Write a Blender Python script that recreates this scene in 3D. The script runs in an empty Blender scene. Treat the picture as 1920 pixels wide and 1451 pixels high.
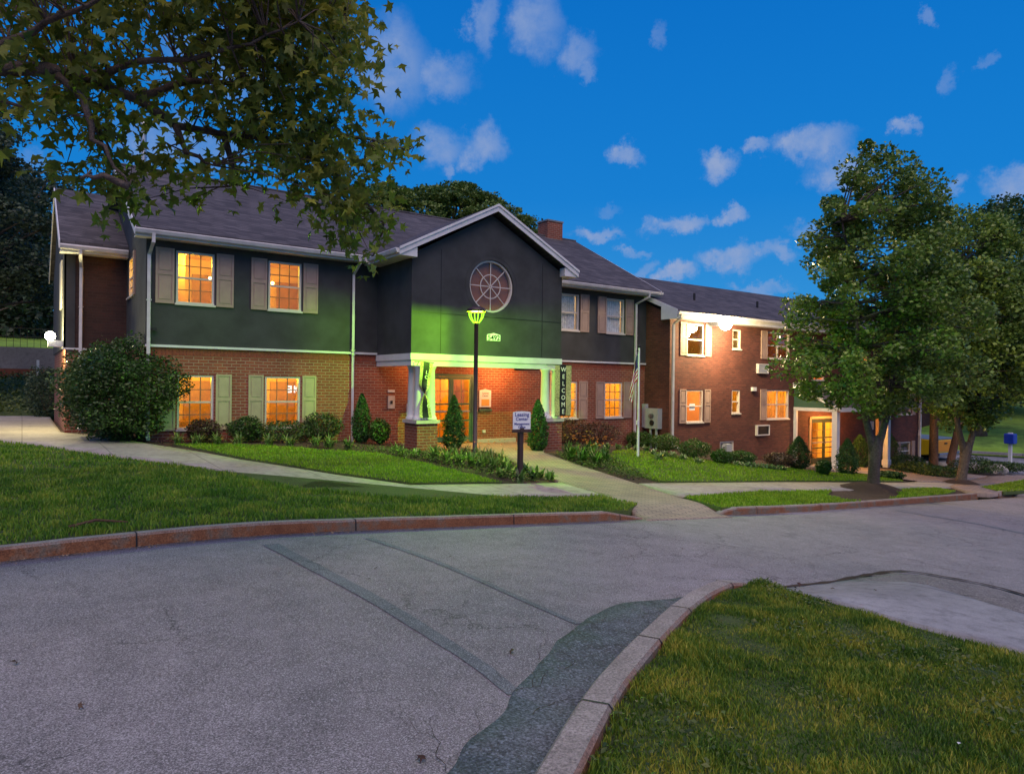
import bpy, bmesh, math, random
import numpy as np
from mathutils import Vector, Matrix, noise as mnoise
random.seed(7); rng = np.random.default_rng(7)
SC = bpy.context.scene
COL = SC.collection
R = math.radians

# ------------------------------------------------------------------ camera model (metres; X along the facade, Y into depth)
FPX = 1300.0; YAW = R(35.25); PITCH = R(-.236); ROLL = R(.69); H = 1.62
def ray(px, py):
    x = (px-960)/FPX; y = -(py-725.5)/FPX
    c, s = math.cos(ROLL), math.sin(ROLL); x, y = c*x-s*y, s*x+c*y
    c, s = math.cos(PITCH), math.sin(PITCH); d, z = c-s*y, s+c*y
    c, s = math.cos(YAW), math.sin(YAW)
    return Vector((c*x+s*d, -s*x+c*d, z))
def P(px, py, X=None, Y=None, Z=None, D=None):
    v = ray(px, py)
    if D is not None: v = v.normalized()*D
    else:
        t = Y/v.y if Y is not None else X/v.x if X is not None else (Z-H)/v.z
        v = v*t
    return Vector((v.x, v.y, v.z+H))
def ss(t): t = min(1, max(0, t)); return t*t*(3-2*t)
def interp(x, xs, ys):
    if x <= xs[0]: return ys[0]
    for i in range(1, len(xs)):
        if x <= xs[i]:
            return ys[i-1]+(ys[i]-ys[i-1])*(x-xs[i-1])/(xs[i]-xs[i-1])
    return ys[-1]
def street(x):
    if x < 1: return 0
    if x < 3: return -.075*(x-1)**2/4
    if x < 30: return -.075*(x-2)
    return -2.1-.055*(x-30)
WX = [-30, 0, 3, 7, 9, 10.5, 12.3, 14, 17, 20, 23, 26, 28, 33, 42, 60, 90]
WZ = [.5, .14, .08, -.02, -.2, -.33, -.34, -.38, -.5, -.78, -1.12, -1.5, -1.78, -2.15, -2.7, -3.6, -4]
def G(x, y):
    s = street(x); w = interp(x, WX, WZ)
    z = s+(w-s)*ss((y-9.3)/9.2)
    return z
def gp(px, py, off=0.0):
    z = 0
    for _ in range(40):
        p = P(px, py, Z=z); z = .5*z+.5*(G(p.x, p.y)+off)
    return P(px, py, Z=z)
def gw(px, py, gap=.5):
    p = gp(px, py); wy = (19.5 if p.x < 20.2 or px < 1205 else 18.2)-gap
    if p.y > wy: q = P(px, py, Y=wy); p = Vector((q.x, wy, G(q.x, wy)))
    return p
def g2(px, py): p = gp(px, py); return (p.x, p.y)

# ------------------------------------------------------------------ tags
def tag(o, label=None, cat=None, group=None, kind=None):
    if label: o['label'] = label
    if cat: o['category'] = cat
    if group: o['group'] = group
    if kind: o['kind'] = kind
    return o
def thing(name, loc, label, cat, group=None, rz=0):
    o = bpy.data.objects.new(name, None); COL.objects.link(o)
    o.empty_display_size = .2
    o.location = loc; o.rotation_euler = (0, 0, rz)
    return tag(o, label, cat, group)
def wloc(o):
    l = Vector((0, 0, 0))
    while o is not None: l += o.location; o = o.parent
    return l
def link(name, me, mat=None, parent=None, origin=None):
    """mesh is given in world coordinates; shifted to its parent's origin"""
    o = bpy.data.objects.new(name, me); COL.objects.link(o)
    if parent is not None:
        off = wloc(parent); o.parent = parent
    else:
        off = Vector(origin) if origin is not None else Vector((0, 0, 0)); o.location = off
    if off.length > 0: me.transform(Matrix.Translation(-off))
    if mat: me.materials.append(mat)
    return o
class MB:
    def __init__(s): s.v = []; s.f = []
    def add(s, vs, fs):
        n = len(s.v); s.v += [tuple(v) for v in vs]; s.f += [tuple(i+n for i in f) for f in fs]; return s
    def box(s, x0, x1, y0, y1, z0, z1):
        if x1 < x0: x0, x1 = x1, x0
        if y1 < y0: y0, y1 = y1, y0
        vs = [(x, y, z) for z in (z0, z1) for x, y in ((x0, y0), (x1, y0), (x1, y1), (x0, y1))]
        return s.add(vs, [(3, 2, 1, 0), (4, 5, 6, 7), (0, 1, 5, 4), (1, 2, 6, 5), (2, 3, 7, 6), (3, 0, 4, 7)])
    def quad(s, a, b, c, d): return s.add([a, b, c, d], [(0, 1, 2, 3)])
    def prism(s, poly, d):
        """poly: list of 3d points, extruded by vector d"""
        n = len(poly); d = Vector(d)
        vs = [Vector(p) for p in poly]+[Vector(p)+d for p in poly]
        fs = [tuple(range(n))[::-1], tuple(range(n, 2*n))]+[(i, (i+1) % n, n+(i+1) % n, n+i) for i in range(n)]
        return s.add(vs, fs)
    def tube(s, pts, rad, n=8, cap=True):
        pts = [Vector(p) for p in pts]
        if not hasattr(rad, '__len__'): rad = [rad]*len(pts)
        base = len(s.v); up = None
        for i, p in enumerate(pts):
            t = (pts[min(i+1, len(pts)-1)]-pts[max(i-1, 0)]).normalized()
            if up is None: up = t.orthogonal().normalized()
            up = (up-t*up.dot(t)).normalized(); w = t.cross(up)
            for k in range(n):
                a = 2*math.pi*k/n; s.v.append(tuple(p+(up*math.cos(a)+w*math.sin(a))*rad[i]))
        for i in range(len(pts)-1):
            for k in range(n):
                s.f.append((base+i*n+k, base+i*n+(k+1) % n, base+(i+1)*n+(k+1) % n, base+(i+1)*n+k))
        if cap:
            s.f.append(tuple(base+k for k in range(n))[::-1]); m = base+(len(pts)-1)*n
            s.f.append(tuple(m+k for k in range(n)))
        return s
    def lathe(s, prof, c, n=24):
        b = len(s.v)
        for r, z in prof:
            for k in range(n):
                a = 2*math.pi*k/n; s.v.append((c[0]+r*math.cos(a), c[1]+r*math.sin(a), c[2]+z))
        for i in range(len(prof)-1):
            for k in range(n):
                s.f.append((b+i*n+k, b+i*n+(k+1) % n, b+(i+1)*n+(k+1) % n, b+(i+1)*n+k))
        return s
    def ico(s, c, r, sub=2, sc=(1, 1, 1), nz=0):
        bm = bmesh.new(); bmesh.ops.create_icosphere(bm, subdivisions=sub, radius=1)
        vs = []
        for v in bm.verts:
            k = 1+nz*mnoise.noise(v.co*1.7+Vector(c)*3)
            vs.append((c[0]+v.co.x*r*sc[0]*k, c[1]+v.co.y*r*sc[1]*k, c[2]+v.co.z*r*sc[2]*k))
        fs = [tuple(v.index for v in f.verts) for f in bm.faces]; bm.free(); return s.add(vs, fs)
    def build(s, name, mat, parent=None, smooth=False, origin=None, bevel=0):
        me = bpy.data.meshes.new(name); me.from_pydata(s.v, [], s.f)
        bm = bmesh.new(); bm.from_mesh(me)
        if not getattr(s, 'keep', False): bmesh.ops.recalc_face_normals(bm, faces=bm.faces)
        bm.to_mesh(me); bm.free()
        if smooth:
            me.polygons.foreach_set('use_smooth', [True]*len(me.polygons))
        me.update()
        o = link(name, me, mat, parent, origin)
        if bevel:
            m = o.modifiers.new('b', 'BEVEL'); m.width = bevel; m.segments = 1; m.limit_method = 'ANGLE'
        return o
def box(name, mat, parent, *a, **k): return MB().box(*a).build(name, mat, parent, **k)
def wall_mb(axis, c, u0, u1, z0, z1, holes, depth, mb=None, sgn=1):
    """wall plane; axis 'Y': plane y=c spanning x; axis 'X': plane x=c spanning y. holes (u0,u1,z0,z1), reveals go in by depth*sgn"""
    mb = mb or MB()
    us = sorted({u0, u1, *[min(max(h[k], u0), u1) for h in holes for k in (0, 1)]}); zs = sorted({z0, z1, *[min(max(h[k], z0), z1) for h in holes for k in (2, 3)]})
    pt = (lambda u, d, z: (u, c+d*sgn, z)) if axis == 'Y' else (lambda u, d, z: (c+d*sgn, u, z))
    for i in range(len(us)-1):
        for j in range(len(zs)-1):
            uc = (us[i]+us[i+1])/2; zc = (zs[j]+zs[j+1])/2
            if any(h[0] < uc < h[1] and h[2] < zc < h[3] for h in holes): continue
            mb.quad(pt(us[i], 0, zs[j]), pt(us[i+1], 0, zs[j]), pt(us[i+1], 0, zs[j+1]), pt(us[i], 0, zs[j+1]))
    for a, b, e, f in holes:
        mb.quad(pt(a, 0, e), pt(a, 0, f), pt(a, depth, f), pt(a, depth, e))
        mb.quad(pt(b, 0, e), pt(b, 0, f), pt(b, depth, f), pt(b, depth, e))
        mb.quad(pt(a, 0, f), pt(b, 0, f), pt(b, depth, f), pt(a, depth, f))
        mb.quad(pt(a, 0, e), pt(b, 0, e), pt(b, depth, e), pt(a, depth, e))
    return mb

# ------------------------------------------------------------------ materials
def lin(c):
    return tuple(((v/255)/12.92 if v/255 <= .04045 else ((v/255+.055)/1.055)**2.4) for v in c)
class NT:
    def __init__(s, name):
        s.m = bpy.data.materials.new(name); s.m.use_nodes = True; s.t = s.m.node_tree; s.t.nodes.clear()
        s.out = s.n('ShaderNodeOutputMaterial')
    def n(s, typ, **kw):
        nd = s.t.nodes.new(typ)
        for k, v in kw.items():
            if k.startswith('i_'):
                key = k[2:].replace('_', ' '); nd.inputs[key].default_value = v
            else: setattr(nd, k, v)
        return nd
    def l(s, a, b): s.t.links.new(a, b)
def fac(nt, sock): return sock
def ramp(nt, src, stops):
    r = nt.n('ShaderNodeValToRGB'); e = r.color_ramp.elements
    while len(e) > 1: e.remove(e[-1])
    e[0].position = stops[0][0]; e[0].color = (*stops[0][1], 1)
    for p, c in stops[1:]:
        x = e.new(p); x.color = (*c, 1)
    nt.l(src, r.inputs[0]); return r.outputs[0]
def mixc(nt, f, a, b, mode='MIX'):
    m = nt.n('ShaderNodeMix', data_type='RGBA', blend_type=mode)
    for k, v in (('Factor', f), ('A', a), ('B', b)):
        sk = [q for q in m.inputs if q.name == k and (q.type == 'RGBA' or (k == 'Factor' and q.type == 'VALUE'))][0]
        if hasattr(v, 'links') or isinstance(v, bpy.types.NodeSocket): nt.l(v, sk)
        elif k == 'Factor': sk.default_value = v
        else: sk.default_value = (*v, 1)
    return [q for q in m.outputs if q.type == 'RGBA'][0]
def pos(nt, scale=(1, 1, 1)):
    g = nt.n('ShaderNodeNewGeometry'); mp = nt.n('ShaderNodeMapping'); mp.inputs['Scale'].default_value = scale
    nt.l(g.outputs['Position'], mp.inputs[0]); return mp.outputs[0]
def noise(nt, vec, scale, detail=3, rough=.55, out='Fac'):
    n = nt.n('ShaderNodeTexNoise'); n.inputs['Scale'].default_value = scale; n.inputs['Detail'].default_value = detail; n.inputs['Roughness'].default_value = rough
    nt.l(vec, n.inputs['Vector']); return n.outputs[out]
def bump(nt, h, strength=.3, dist=.01):
    b = nt.n('ShaderNodeBump'); b.inputs['Strength'].default_value = strength; b.inputs['Distance'].default_value = dist
    nt.l(h, b.inputs['Height']); return b.outputs[0]
def prin(nt, col, rough=.6, normal=None, **kw):
    p = nt.n('ShaderNodeBsdfPrincipled')
    if isinstance(col, bpy.types.NodeSocket): nt.l(col, p.inputs['Base Color'])
    else: p.inputs['Base Color'].default_value = (*col, 1)
    if isinstance(rough, bpy.types.NodeSocket): nt.l(rough, p.inputs['Roughness'])
    else: p.inputs['Roughness'].default_value = rough
    if normal: nt.l(normal, p.inputs['Normal'])
    for k, v in kw.items(): p.inputs[k.replace('_', ' ')].default_value = v
    return p
def simple(name, col, rough=.55, var=.12, nscale=6, bumps=.15, bscale=60, metal=0, **kw):
    nt = NT(name); v = pos(nt)
    n1 = noise(nt, v, nscale, 4)
    c = ramp(nt, n1, [(.3, tuple(x*(1-var) for x in col)), (.7, tuple(min(1, x*(1+var)) for x in col))])
    nb = noise(nt, v, bscale, 2)
    p = prin(nt, c, rough, bump(nt, nb, bumps, .004), Metallic=metal, **kw)
    nt.l(p.outputs[0], nt.out.inputs[0]); return nt.m
def brick(name, axis, c1, c2, mort, bw=.235, rh=.083, ms=.011, stain=.25):
    nt = NT(name); g = nt.n('ShaderNodeNewGeometry'); sp = nt.n('ShaderNodeSeparateXYZ'); cb = nt.n('ShaderNodeCombineXYZ')
    nt.l(g.outputs['Position'], sp.inputs[0])
    sn = nt.n('ShaderNodeSeparateXYZ'); nt.l(g.outputs['True Normal'], sn.inputs[0]); ab = nt.n('ShaderNodeMath', operation='ABSOLUTE'); nt.l(sn.outputs[0], ab.inputs[0])
    gt = nt.n('ShaderNodeMath', operation='GREATER_THAN'); gt.inputs[1].default_value = .5; nt.l(ab.outputs[0], gt.inputs[0])
    mxx = nt.n('ShaderNodeMix', data_type='FLOAT'); nt.l(gt.outputs[0], mxx.inputs[0]); nt.l(sp.outputs[0], mxx.inputs[2]); nt.l(sp.outputs[1], mxx.inputs[3])
    nt.l(mxx.outputs[0], cb.inputs[0]); nt.l(sp.outputs[2], cb.inputs[1])
    b = nt.n('ShaderNodeTexBrick'); b.inputs['Scale'].default_value = 1
    b.inputs['Brick Width'].default_value = bw; b.inputs['Row Height'].default_value = rh; b.inputs['Mortar Size'].default_value = ms
    b.inputs['Mortar Smooth'].default_value = .3; b.inputs['Bias'].default_value = -.1
    b.inputs['Color1'].default_value = (*c1, 1); b.inputs['Color2'].default_value = (*c2, 1); b.inputs['Mortar'].default_value = (*mort, 1)
    nt.l(cb.outputs[0], b.inputs['Vector'])
    n1 = noise(nt, g.outputs['Position'], 1.3, 4); n2 = noise(nt, g.outputs['Position'], 30, 3)
    c = mixc(nt, 1.0, b.outputs['Color'], ramp(nt, n1, [(.3, (1-stain,)*3), (.7, (1.1,)*3)]), 'MULTIPLY')
    c = mixc(nt, 1.0, c, ramp(nt, n2, [(.3, (.75,)*3), (.7, (1.15,)*3)]), 'MULTIPLY')
    inv = nt.n('ShaderNodeMath', operation='SUBTRACT'); inv.inputs[0].default_value = 1; nt.l(b.outputs['Fac'], inv.inputs[1])
    p = prin(nt, c, .8, bump(nt, inv.outputs[0], .6, .008)); nt.l(p.outputs[0], nt.out.inputs[0]); return nt.m
def emis(name, col, st):
    nt = NT(name); e = nt.n('ShaderNodeEmission'); e.inputs[0].default_value = (*col, 1); e.inputs[1].default_value = st
    nt.l(e.outputs[0], nt.out.inputs[0]); return nt.m
def glass(name, refl=.1, tint=(1, 1, 1)):
    nt = NT(name); t = nt.n('ShaderNodeBsdfTransparent'); t.inputs[0].default_value = (*tint, 1); gl = nt.n('ShaderNodeBsdfGlossy'); gl.inputs['Roughness'].default_value = .02
    v = pos(nt); nb = noise(nt, v, 1.6, 1); nt.l(bump(nt, nb, .15, .05), gl.inputs['Normal'])
    m = nt.n('ShaderNodeMixShader'); gg = nt.n('ShaderNodeNewGeometry'); dt = nt.n('ShaderNodeVectorMath', operation='DOT_PRODUCT'); nt.l(gg.outputs['Incoming'], dt.inputs[0]); nt.l(gg.outputs['True Normal'], dt.inputs[1])
    ab = nt.n('ShaderNodeMath', operation='ABSOLUTE'); nt.l(dt.outputs['Value'], ab.inputs[0]); om = nt.n('ShaderNodeMath', operation='SUBTRACT'); om.inputs[0].default_value = 1; nt.l(ab.outputs[0], om.inputs[1])
    pw = nt.n('ShaderNodeMath', operation='POWER'); nt.l(om.outputs[0], pw.inputs[0]); pw.inputs[1].default_value = 5
    ad = nt.n('ShaderNodeMath', operation='ADD'); ad.inputs[1].default_value = refl+.03; nt.l(pw.outputs[0], ad.inputs[0]); ad.use_clamp = True
    nt.l(ad.outputs[0], m.inputs[0]); nt.l(t.outputs[0], m.inputs[1]); nt.l(gl.outputs[0], m.inputs[2]); nt.l(m.outputs[0], nt.out.inputs[0]); return nt.m
def leafmat(name, c1, c2, c3, rough=.42, trans=.25, nscale=.6, ra=.6, na=.8):
    """c1 dark, c2 mid, c3 light; varied leaf by leaf and in clumps"""
    nt = NT(name); g = nt.n('ShaderNodeNewGeometry')
    n1 = noise(nt, g.outputs['Position'], nscale, 2)
    a = nt.n('ShaderNodeMath', operation='MULTIPLY'); a.inputs[1].default_value = ra; nt.l(g.outputs['Random Per Island'], a.inputs[0])
    b = nt.n('ShaderNodeMath', operation='MULTIPLY_ADD'); b.inputs[1].default_value = na; b.inputs[2].default_value = .5-ra/2-na/2-.05; nt.l(n1, b.inputs[0])
    s = nt.n('ShaderNodeMath', operation='ADD'); nt.l(a.outputs[0], s.inputs[0]); nt.l(b.outputs[0], s.inputs[1])
    c = ramp(nt, s.outputs[0], [(.15, c1), (.5, c2), (.85, c3)])
    p = prin(nt, c, rough); p.inputs['Specular IOR Level'].default_value = .4
    t = nt.n('ShaderNodeBsdfTranslucent'); nt.l(c, t.inputs[0])
    m = nt.n('ShaderNodeMixShader'); m.inputs[0].default_value = trans
    nt.l(p.outputs[0], m.inputs[1]); nt.l(t.outputs[0], m.inputs[2]); nt.l(m.outputs[0], nt.out.inputs[0]); return nt.m

M = {}
B1, B2, BM = (.30, .075, .038), (.21, .048, .028), (.34, .22, .15)
M['brickY'] = brick('red_brick', 'Y', B1, B2, BM); M['brickX'] = brick('red_brick_side', 'X', B1, B2, BM)
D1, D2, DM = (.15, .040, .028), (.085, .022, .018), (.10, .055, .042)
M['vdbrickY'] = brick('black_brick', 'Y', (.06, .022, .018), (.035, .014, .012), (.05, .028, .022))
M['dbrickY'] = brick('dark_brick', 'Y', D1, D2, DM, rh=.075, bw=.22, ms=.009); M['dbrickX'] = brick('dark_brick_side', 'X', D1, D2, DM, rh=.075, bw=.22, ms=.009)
M['stucco'] = simple('charcoal_stucco', (.041, .044, .047), .85, .28, 1.6, .8, 70)
M['white'] = simple('white_trim', (.66, .65, .66), .5, .08, 3)
M['gutter'] = simple('gutter_white', (.58, .56, .56), .4, .12, 4)
M['shutter'] = simple('tan_shutter', (.36, .25, .205), .6, .08, 5)
M['shutter_pale'] = simple('pale_shutter', (.42, .37, .22), .6, .08, 5)
M['frame'] = simple('window_frame', (.60, .55, .50), .45, .06, 5)
M['sash'] = simple('muntin', (.20, .14, .09), .5, .06, 5)
M['glass'] = glass('window_glass', .04); M['glassr'] = glass('reflective_glass', .22, (.75, .72, .7))
M['room'] = simple('room_wall', (.80, .56, .30), .9, .12, 1.5)
M['roomfloor'] = simple('room_carpet', (.35, .25, .16), .9, .1, 3)
M['curtain'] = simple('lace_curtain', (.62, .64, .62), .9, .25, 14)
M['black'] = simple('black_metal', (.018, .016, .017), .45, .1, 8)
M['bronze'] = simple('bronze_pole', (.045, .025, .022), .45, .1, 8)
M['doorgreen'] = simple('green_door_frame', (.06, .13, .09), .45, .1, 4)
M['darkgreen'] = simple('dark_green_panel', (.02, .035, .02), .5, .1, 4)
M['steel'] = simple('galvanised_steel', (.42, .44, .46), .4, .12, 8, metal=.6)
M['meter'] = simple('grey_enclosure', (.38, .40, .42), .5, .1, 4)
M['pole'] = simple('white_pole', (.72, .72, .72), .4, .06, 4)
M['capstone'] = simple('pier_cap', (.50, .44, .40), .7, .12, 6)
M['signwhite'] = simple('sign_white', (.75, .75, .78), .5, .04, 5)
M['signblue'] = simple('sign_ink', (.04, .05, .25), .6, .05, 5)
M['ink'] = simple('black_ink', (.01, .01, .012), .6, .05, 5)
M['letter'] = simple('letter_cream', (.80, .78, .66), .6, .05, 5)
M['post'] = simple('brown_post', (.05, .025, .02), .6, .15, 9)
def shingle():
    nt = NT('roof_shingles'); v = pos(nt)
    g = nt.n('ShaderNodeNewGeometry'); sp = nt.n('ShaderNodeSeparateXYZ'); nt.l(g.outputs['Position'], sp.inputs[0])
    ad = nt.n('ShaderNodeMath', operation='ADD'); nt.l(sp.outputs[0], ad.inputs[0]); nt.l(sp.outputs[1], ad.inputs[1])
    cb = nt.n('ShaderNodeCombineXYZ'); nt.l(ad.outputs[0], cb.inputs[0]); nt.l(sp.outputs[2], cb.inputs[1])
    b = nt.n('ShaderNodeTexBrick'); b.inputs['Scale'].default_value = 1; b.inputs['Brick Width'].default_value = .33; b.inputs['Row Height'].default_value = .072; b.inputs['Mortar Size'].default_value = .006
    b.inputs['Color1'].default_value = (.105, .095, .105, 1); b.inputs['Color2'].default_value = (.05, .046, .053, 1); b.inputs['Mortar'].default_value = (.03, .03, .033, 1)
    nt.l(cb.outputs[0], b.inputs['Vector'])
    n1 = noise(nt, v, .8, 4); c = mixc(nt, 1.0, b.outputs['Color'], ramp(nt, n1, [(.3, (.75,)*3), (.7, (1.2,)*3)]), 'MULTIPLY')
    p = prin(nt, c, .9, bump(nt, noise(nt, v, 60, 2), .4, .01)); nt.l(p.outputs[0], nt.out.inputs[0]); return nt.m
M['roof'] = shingle()
def siding(name, col):
    nt = NT(name); g = nt.n('ShaderNodeNewGeometry'); sp = nt.n('ShaderNodeSeparateXYZ'); nt.l(g.outputs['Position'], sp.inputs[0])
    m = nt.n('ShaderNodeMath', operation='MULTIPLY'); m.inputs[1].default_value = 1/.11; nt.l(sp.outputs[2], m.inputs[0])
    f = nt.n('ShaderNodeMath', operation='FRACT'); nt.l(m.outputs[0], f.inputs[0])
    c = ramp(nt, f.outputs[0], [(0, tuple(x*.45 for x in col)), (.12, col), (1, tuple(x*1.08 for x in col))])
    p = prin(nt, c, .5, bump(nt, f.outputs[0], .6, .015)); nt.l(p.outputs[0], nt.out.inputs[0]); return nt.m
M['siding'] = siding('green_siding', (.05, .12, .085))
def asphalt(name, base, cs=1.0, crack=.0):
    nt = NT(name); v = pos(nt)
    big = noise(nt, v, .35, 4); mid = noise(nt, v, 3, 4, .7); fine = noise(nt, v, 120*cs, 3, .75)
    vo = nt.n('ShaderNodeTexVoronoi'); vo.inputs['Scale'].default_value = 150*cs; nt.l(v, vo.inputs['Vector'])
    c = ramp(nt, fine, [(.33, tuple(x*.3 for x in base)), (.5, base), (.66, tuple(x*2.2 for x in base))])
    c = mixc(nt, 1.0, c, ramp(nt, big, [(.3, (.72, .74, .78)), (.5, (1, .98, .97)), (.7, (1.2, 1.15, 1.15))]), 'MULTIPLY')
    c = mixc(nt, 1.0, c, ramp(nt, mid, [(.3, (.76,)*3), (.7, (1.16,)*3)]), 'MULTIPLY')
    sep = nt.n('ShaderNodeSeparateColor'); nt.l(vo.outputs['Color'], sep.inputs[0])
    c = mixc(nt, ramp(nt, sep.outputs[0], [(.86, (0,)*3), (.9, (.7,)*3)]), c, tuple(min(1, x*2.5) for x in base))
    stn = noise(nt, v, .9, 5, .75); c = mixc(nt, ramp(nt, stn, [(.62, (0,)*3), (.72, (.45,)*3)]), c, tuple(x*.55 for x in base))
    # fine wandering cracks
    w = nt.n('ShaderNodeTexVoronoi', feature='DISTANCE_TO_EDGE'); w.inputs['Scale'].default_value = .7 if crack < .5 else 2.0
    dn = noise(nt, v, 2.5, 5, .7, 'Color'); ad = nt.n('ShaderNodeMixRGB', blend_type='ADD'); ad.inputs[0].default_value = .6
    nt.l(v, ad.inputs[1]); nt.l(dn, ad.inputs[2]); nt.l(ad.outputs[0], w.inputs['Vector'])
    cr = ramp(nt, w.outputs['Distance'], [(0, (1,)*3), (.008 if crack < .5 else .03, (0,)*3)])
    msk = ramp(nt, noise(nt, v, .5, 2), [(.48 if crack < .5 else .30, (0,)*3), (.56, (1,)*3)])
    k = mixc(nt, 1.0, cr, msk, 'MULTIPLY')
    c = mixc(nt, k, c, tuple(x*.25 for x in base))
    p = prin(nt, c, .85, bump(nt, fine, .8, .008)); nt.l(p.outputs[0], nt.out.inputs[0]); return nt.m
M['asphalt'] = asphalt('asphalt', (.19, .182, .19))
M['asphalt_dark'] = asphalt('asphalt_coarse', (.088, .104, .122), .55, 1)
M['road_shadow'] = asphalt('asphalt_shadow', (.125, .14, .155), 1)  # road asphalt darkened and cooled, shade put into the colour
def concrete(name, base, slab=1.5, axis=0, grime=.25):
    nt = NT(name); v = pos(nt)
    big = noise(nt, v, .8, 5); fine = noise(nt, v, 80, 3, .7); mid = noise(nt, v, 7, 4, .7)
    c = ramp(nt, big, [(.3, tuple(x*(1-grime) for x in base)), (.7, tuple(x*1.12 for x in base))])
    c = mixc(nt, 1.0, c, ramp(nt, fine, [(.3, (.78,)*3), (.7, (1.15,)*3)]), 'MULTIPLY')
    c = mixc(nt, 1.0, c, ramp(nt, mid, [(.3, (.62,)*3), (.5, (1,)*3), (.75, (1.12,)*3)]), 'MULTIPLY')
    if slab:
        g = nt.n('ShaderNodeNewGeometry'); sp = nt.n('ShaderNodeSeparateXYZ'); nt.l(g.outputs['Position'], sp.inputs[0])
        m = nt.n('ShaderNodeMath', operation='MULTIPLY'); m.inputs[1].default_value = 1/slab; nt.l(sp.outputs[axis], m.inputs[0])
        f = nt.n('ShaderNodeMath', operation='FRACT'); nt.l(m.outputs[0], f.inputs[0])
        c = mixc(nt, ramp(nt, f.outputs[0], [(0, (.75,)*3), (.012, (.75,)*3), (.014, (0,)*3)]), c, tuple(x*.3 for x in base))
    p = prin(nt, c, .85, bump(nt, fine, .4, .005)); nt.l(p.outputs[0], nt.out.inputs[0]); return nt.m
M['walk'] = concrete('sidewalk_concrete', (.36, .33, .28)); M['ramp'] = concrete('ramp_concrete', (.31, .31, .315), 1.9, 0, .42)
M['agg'] = asphalt('exposed_aggregate', (.16, .15, .145), .7)
M['wallc'] = concrete('retaining_concrete', (.2, .2, .2), 0); M['rock'] = concrete('rock', (.3, .28, .25), 0)
def pavers():
    nt = NT('brick_pavers'); g = nt.n('ShaderNodeNewGeometry'); mp = nt.n('ShaderNodeMapping'); mp.inputs['Rotation'].default_value = (0, 0, R(28))
    nt.l(g.outputs['Position'], mp.inputs[0]); b = nt.n('ShaderNodeTexBrick'); b.inputs['Scale'].default_value = 1
    b.inputs['Brick Width'].default_value = .21; b.inputs['Row Height'].default_value = .105; b.inputs['Mortar Size'].default_value = .007
    b.inputs['Color1'].default_value = (.33, .25, .2, 1); b.inputs['Color2'].default_value = (.24, .19, .16, 1); b.inputs['Mortar'].default_value = (.1, .08, .07, 1)
    nt.l(mp.outputs[0], b.inputs['Vector']); c = mixc(nt, 1.0, b.outputs['Color'], ramp(nt, noise(nt, g.outputs['Position'], 1, 4), [(.3, (.8,)*3), (.7, (1.15,)*3)]), 'MULTIPLY')
    p = prin(nt, c, .8, bump(nt, b.outputs['Fac'], -.4, .006)); nt.l(p.outputs[0], nt.out.inputs[0]); return nt.m
M['paver'] = pavers()
def kerbmat():
    nt = NT('kerb_faded_red'); g = nt.n('ShaderNodeNewGeometry'); sp = nt.n('ShaderNodeSeparateXYZ'); nt.l(g.outputs['Normal'], sp.inputs[0])
    v = pos(nt); n1 = noise(nt, v, 2.2, 5, .7); fine = noise(nt, v, 70, 2, .7)
    red = ramp(nt, n1, [(.3, (.16, .055, .024)), (.48, (.25, .10, .042)), (.6, (.17, .135, .10))])
    top = ramp(nt, n1, [(.3, (.20, .175, .155)), (.7, (.36, .32, .29))])
    c = mixc(nt, ramp(nt, sp.outputs[2], [(.4, (0,)*3), (.8, (1,)*3)]), red, top)
    c = mixc(nt, 1.0, c, ramp(nt, fine, [(.3, (.5,)*3), (.7, (1.45,)*3)]), 'MULTIPLY')
    p = prin(nt, c, .85, bump(nt, fine, .8, .008)); nt.l(p.outputs[0], nt.out.inputs[0]); return nt.m
M['kerb'] = kerbmat()
def soil(name, c1, c2, sc=22):
    nt = NT(name); v = pos(nt); n1 = noise(nt, v, sc, 4, .8); n2 = noise(nt, v, .7, 3)
    c = ramp(nt, n1, [(.3, c1), (.7, c2)]); c = mixc(nt, 1.0, c, ramp(nt, n2, [(.3, (.6,)*3), (.7, (1.35,)*3)]), 'MULTIPLY')
    p = prin(nt, c, .95, bump(nt, n1, 1, .04)); nt.l(p.outputs[0], nt.out.inputs[0]); return nt.m
M['mulch'] = soil('mulch', (.018, .011, .007), (.085, .05, .032)); M['turf'] = soil('turf', (.03, .055, .010), (.09, .13, .024), 30)
M['turf_far'] = soil('far_grass', (.11, .23, .018), (.23, .38, .04), 3); M['dirt'] = soil('ground_dirt', (.03, .035, .015), (.06, .06, .03), 5)
M['bark'] = soil('bark', (.05, .035, .028), (.15, .115, .095), 14); M['bark_brown'] = soil('brown_bark', (.07, .035, .02), (.2, .1, .06), 14)
M['bark_maple'] = soil('maple_bark', (.05, .035, .03), (.15, .11, .09), 9)
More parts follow.
